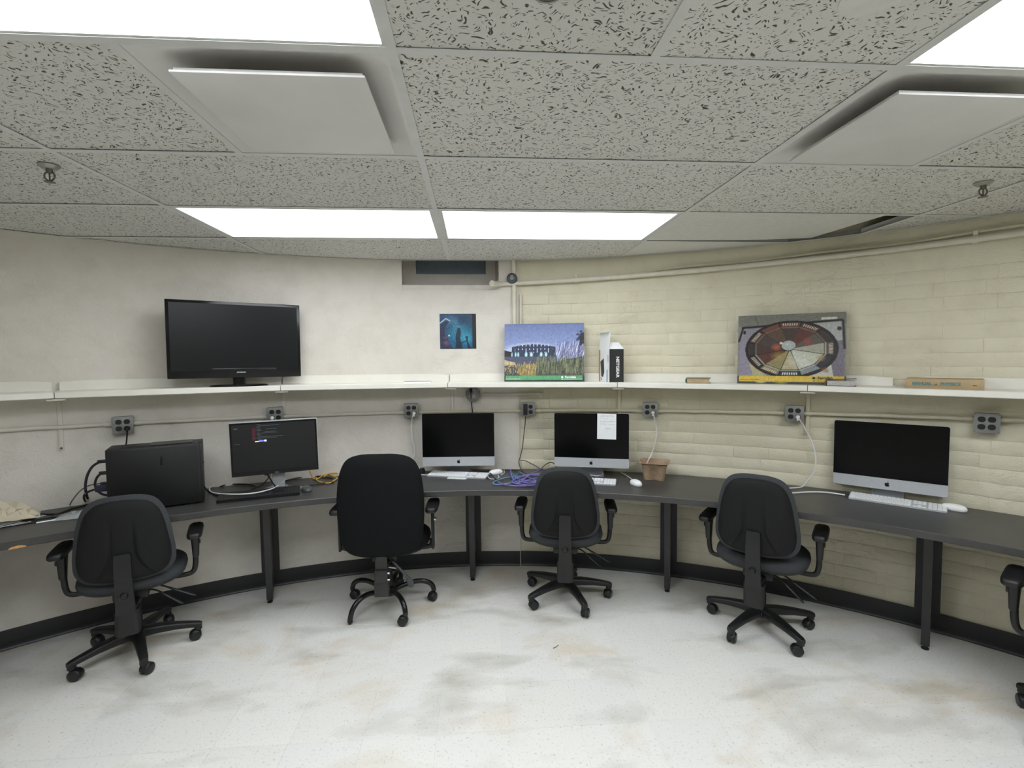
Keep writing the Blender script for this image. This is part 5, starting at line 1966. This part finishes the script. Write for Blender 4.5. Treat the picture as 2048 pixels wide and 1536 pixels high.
I.ell(.485, .545, .072, .075, '#23221f', .9); I.ell(.488, .55, .066, .068, '#a9b0ab'); I.ell(.475, .565, .035, .03, '#c3cac8', .7, .8); I.ell(.42, .585, .016, .016, '#d9d4c8')
I.rect(0, 0, 1, .115, '#4a4a48'); I.ell(.23, .03, .06, .02, '#d8d4b0', .8, .7); I.ell(.42, .02, .08, .02, '#b0a040', .7, .7)
I.rect(.016, .035, .985, .118, '#d5b649'); I.ell(.32, .075, .2, .05, '#e0c46a', .5, .9)
I.noise(.08, 3)
t, L = board('machine_picture', 'picture board of a round twelve-sided machine seen from above, yellow band below', 34.55, 3.672, math.radians(-31), .583, .437, I, 8.0, None)
o = lettering('Fermilab', .022, M_INK, t, (.186, -.0016, .039), bold=.0006); on_board(o, L)
mb = MB(); mb.lathe([(.0075, 0), (.0075, .0006)], 20, Matrix.Translation((.128, -.0012, .039)) @ R90); mb.box((.128, -.0012, .022), (.014, .0006, .004)); mb.box((.205, -.0012, .022), (.125, .0006, .0022)); mb.box((-.222, -.0012, .027), (.115, .0006, .002))
o = mb.build('emblem', M_INK, t, smooth=0); o['kind'] = 'stuff'; on_board(o, L)

# opened product box
zt = shelf_top(17.7)
c = Vector(pol(17.35, 3.585, zt))
t = thing('product_box', 'opened black and white NETWORK switch box standing on the shelf right of building picture'.replace('NETWORK ', 'network '), 'box', c, math.radians(8.5))
bw, bd, bh = .106, .178, .226
mb = MB()
mb.use(mat('black_carton', '#2a2a2a', .5, var=.05)).box((bw / 2, .001, bh / 2), (bw, .002, bh))
mb.use(mat('white_carton', '#eef0ef', .5, var=.02)).box((.001, bd / 2, bh / 2), (.002, bd, bh)); mb.box((bw - .001, bd / 2, bh / 2), (.002, bd, bh)); mb.box((bw / 2, bd - .001, bh / 2), (bw, .002, bh)); mb.box((bw / 2, bd / 2, .001), (bw, bd, .002))
mb.build('carton', None, t, smooth=0)
MWC = MATS['white_carton']
mb = MB(); T = Matrix.Translation((0, bd / 2, bh)) @ Matrix.Rotation(math.radians(4), 4, 'Y')
mb.box((0.001, 0, .058), (.0015, bd - .006, .116), M=T)
mb.box((.012, 0, .1215), (.030, bd - .02, .0015), M=T @ Matrix.Rotation(math.radians(-14), 4, 'Y'))
mb.build('open_flap', MWC, t, smooth=0)
mb = MB(); T = Matrix.Translation((bw / 2, 0, bh)) @ Matrix.Rotation(math.radians(48), 4, 'X')
mb.loft([[(x, y, z) for x, z in ((-bw / 2, 0), (bw / 2, 0), (bw / 2 - .02, .060), (-bw / 2 + .012, .060))] for y in (0, .0015)], M=T @ Matrix.Rotation(math.radians(-88), 4, 'X'))
mb.build('front_flap', MWC, t, smooth=0)
o = lettering('NETGEAR', .030, M_PRINTW, t, (bw * .56, -.0006, bh * .46), spin=-PI / 2, bold=.0010, stretch=1.08)
ML = Matrix.Rotation(math.radians(-90), 4, 'Z')          # label art of the left face, facing -X
mb = MB()
A = lambda pts, x: [(x, bd - u * bd, v * bh) for u, v in pts]


def leftface(pts, d=.0008):
    a = A(pts, -d); b = A(pts, -.0001)
    mb.loft([a, b])


mb.use(mat('dark_switch_print', '#3b3d42', .5, var=.15, vscale=60)); leftface([(.15, .62), (.45, .72), (.47, .72), (.52, .30), (.40, .15), (.24, .16)])
mb.use(mat('orange_stripe', '#b98a4c', .5, var=0)); leftface([(0, 0), (.12, 0), (.12, .985), (0, .985)])
mb.use(mat('blue_stripe', '#7fa3c2', .5, var=0)); leftface([(.74, 0), (.84, 0), (.84, .38), (.74, .38)])
mb.use(mat('grey_print', '#9aa0a5', .6, var=0)); leftface([(.85, .60), (.90, .60), (.90, .82), (.85, .82)]); leftface([(.18, .04), (.28, .04), (.28, .13), (.18, .13)])
mb.build('side_print', None, t, smooth=0)

# books
def book(name, lab, az, r0, rz, L, D, Hh, cover, pages, spine_front=False, curl=0.0):
    t = thing(name, lab, 'book', pol(az, r0, shelf_top(az)), rz)
    c = .0028
    mb = MB()
    if spine_front:
        mb.loft([[(-L / 2 + dx, y, z) for y, z in ((0.004, 0), (D, 0), (D, c), (.010, c), (.007, Hh / 2), (.010, Hh - c), (D, Hh - c), (D, Hh), (.004, Hh), (-.002, Hh * .75), (-.004, Hh / 2), (-.002, Hh * .25))] for dx in (0, L)])
        mb.build('cover', cover, t, smooth=40)
        mb = MB(); mb.box((0, D / 2 + .003, Hh / 2), (L - .008, D - .014, Hh - 2 * c)); mb.build('pages', pages, t, smooth=0)
    else:
        mb.loft([[(x, y, z) for x, z in ((L / 2, 0), (L / 2, c), (-L / 2 + .008, c), (-L / 2 + .006, Hh / 2), (-L / 2 + .008, Hh - c), (L / 2, Hh - c + curl), (L / 2, Hh + curl), (-L / 2 + .004, Hh), (-L / 2 - .002, Hh * .7), (-L / 2 - .002, Hh * .3), (-L / 2 + .004, 0))] for y in (0, D)])
        mb.build('cover', cover, t, smooth=40)
        mb = MB(); mb.box((.002, D / 2, Hh / 2), (L - .018, D - .006, Hh - 2 * c - .0004)); mb.build('pages', pages, t, smooth=0)
    return t


M_PAGES = mat('yellowed_page_block', '#b79f7c', .85, var=.1, vscale=40)
M_PAGEW = mat('grey_page_block', '#b4b3ae', .85, var=.14, vscale=120)
book('green_book', 'small old green book lying flat with yellowed page edges outward', 26.35, 3.585, math.radians(-26), .152, .10, .034, mat('faded_green_cloth', '#6f7b69', .8, var=.15), M_PAGES)
book('paperback_book', 'pale book lying flat before the machine picture, dark cover curling up', 38.65, 3.580, math.radians(-38.5), .150, .075, .034, mat('dark_book_cover', '#5a4a47', .6, var=.1), M_PAGEW, curl=.010)
t = book('physics_book', 'thick tan book lying on its side, spine lettered PHYSICS in blue, right end', 45.75, 3.580, math.radians(-46), .306, .20, .051, mat('tan_book_cloth', '#b29c76', .75, var=.08, vscale=14), M_PAGES, True)
M_BLUEINK = mat('faded_blue_ink', '#5a8a8c', .6, var=.1)
lettering('MANUAL', .0215, M_BLUEINK, t, (-.086, -.0052, .026), bold=.0011, stretch=.90)
lettering('of', .012, M_INK, t, (-.031, -.0052, .022), bold=.0003)
lettering('PHYSICS', .0215, M_BLUEINK, t, (.027, -.0052, .026), bold=.0011, stretch=.98)
mb = MB(); mb.box((.118, -.0044, .021), (.016, .0008, .003)); mb.build('spine_mark', M_INK, t, smooth=0)
t = thing('whiteboard_offcut', 'thin white flat panel lying on the shelf left of the building picture', 'board', pol(-3.75, 3.625, shelf_top(-3.7)), math.radians(3.7))
mb = MB(); mb.loft([[(x, y, z) for x, y in rounded_rect(.186, .10, .008, 4)] for z in (0.0003, .009)]); mb.build('panel_sheet', M_WHITEPL, t)
mb = MB(); mb.loft([[(x, y, z) for x, y in rounded_rect(.180, .094, .007, 4)] for z in (.009, .0105)]); mb.build('panel_seam', M_GREYPL, t)

# ------------------------------------------------------------------ paper pile at the far left
def crumple(name, lab, loc, rz, sx, sy, h, m, seed, cat='paper', n=13, thick=.0012):
    r = random.Random(seed)
    hgt = [[r.uniform(0, 1) for _ in range(n)] for _ in range(n)]
    mb = MB()
    vs, fs = [], []
    for s in (0, 1):
        for i in range(n):
            for j in range(n):
                u, v = i / (n - 1) - .5, j / (n - 1) - .5
                dome = max(0, 1 - (2.1 * u) ** 2) ** .7 * max(0, 1 - (2.1 * v) ** 2) ** .5
                z = .0015 + h * (dome * (.45 + .55 * hgt[i][j]) + .10 * hgt[j][i] * (abs(u) > .35 or abs(v) > .35))
                wob = .06 * (hgt[i][j] - .5)
                vs.append(((u + wob) * sx, (v + wob) * sy, z + (thick if s else 0)))
    N2 = n * n
    for i in range(n - 1):
        for j in range(n - 1):
            a, b, c, d = i * n + j, (i + 1) * n + j, (i + 1) * n + j + 1, i * n + j + 1
            fs.append((a, d, c, b)); fs.append((a + N2, b + N2, c + N2, d + N2))
    edge = [(i, 0) for i in range(n)] + [(n - 1, j) for j in range(1, n)] + [(i, n - 1) for i in range(n - 2, -1, -1)] + [(0, j) for j in range(n - 2, 0, -1)]
    for k in range(len(edge)):
        a, b = edge[k], edge[(k + 1) % len(edge)]
        a, b = a[0] * n + a[1], b[0] * n + b[1]
        fs.append((a, b, b + N2, a + N2))
    mb.add(vs, fs)
    return tag(mb.build(name, m, None, loc, rz, smooth=20), lab, cat)


crumple('crumpled_paper', 'crumpled beige wrapping paper heaped on the desk at the left edge', (-2.475, 2.715, DZ + .013), .63, .30, .17, .10, M_CREAMP, 4)
crumple('paper_bag', 'small brown crumpled paper bag on top of the beige paper, left edge', (-2.56, 2.655, DZ + .075), .5, .12, .12, .05, M_KRAFT, 9, 'bag')
crumple('plastic_bag', 'clear crumpled plastic bag on the desk left of the leftmost chair back', (-2.135, 2.80, DZ), .4, .20, .13, .03, M_CLEAR, 12, 'bag')


def flat_thing(name, lab, cat, loc, rz, outl, z0, z1, m, parts=()):
    t = thing(name, lab, cat, loc, rz)
    mb = MB(); mb.loft([[(x, y, z) for x, y in outl] for z in (z0, z1)]); mb.build('sheet', m, t, smooth=0)
    for nm, o2, za, zb, m2 in parts:
        mb = MB()
        for q in o2:
            mb.loft([[(x, y, z) for x, y in q] for z in (za, zb)])
        mb.build(nm, m2, t, smooth=0)
    return t


def strip(x0, y0, x1, y1, w):
    d = Vector((x1 - x0, y1 - y0)); p = Vector((-d.y, d.x)).normalized() * w / 2
    return [(x0 - p.x, y0 - p.y), (x1 - p.x, y1 - p.y), (x1 + p.x, y1 + p.y), (x0 + p.x, y0 + p.y)]


flat_thing('paper_booklet', 'pale green white booklet lying under the beige crumpled paper', 'booklet', (-2.435, 2.755, DZ), .66, rounded_rect(.21, .14, .002), .005, .012, mat('pale_booklet', '#cdd3c3', .7, var=.04))
flat_thing('glossy_folder', 'dark glossy folder with white stripes at the desk front, left edge', 'folder', (-2.375, 2.72, DZ), .60, rounded_rect(.26, .15, .004), .0004, .0046, mat('black_folder', '#1c1b20', .3, var=.1),
           [('white_stripe', [strip(-.11, -.055, .10, .045, .010), strip(-.06, -.068, .11, .012, .009), strip(-.125, -.02, .02, .055, .008), strip(-.02, -.07, .05, -.045, .006), strip(.02, .03, .09, .07, .006)], .0046, .0052, M_PAPER)])
flat_thing('black_ruler', 'flat black bar lying along the desk beside the white stick', 'ruler', (-2.275, 2.765, DZ), .58, rounded_rect(.19, .03, .004), .0004, .009, M_BLACKPL)
t = thing('white_stick', 'short white stick lying alone on the desk in front of the black bar', 'stick', (-2.222, 2.713, DZ + .004), .62)
mb = MB(); mb.tube([(-.048, 0, 0), (.048, 0, 0)], .0038, 8); mb.build('stick_body', M_WHITEPL, t)
mb = MB(); mb.tube([(.048, 0, 0), (.054, 0, 0)], [.0036, .002], 8); mb.build('stick_tip', M_GREYPL, t)
mb = MB(); mb.tube(smooth_path([(0, 0, .0016), (.018, .010, .0018), (.034, .028, .0016)], 4), .0016, 6)
tag(mb.build('cord_scrap', M_INK, None, (.394, 2.56, 0)), 'tiny dark scrap lying on the bare floor tiles', 'scrap')
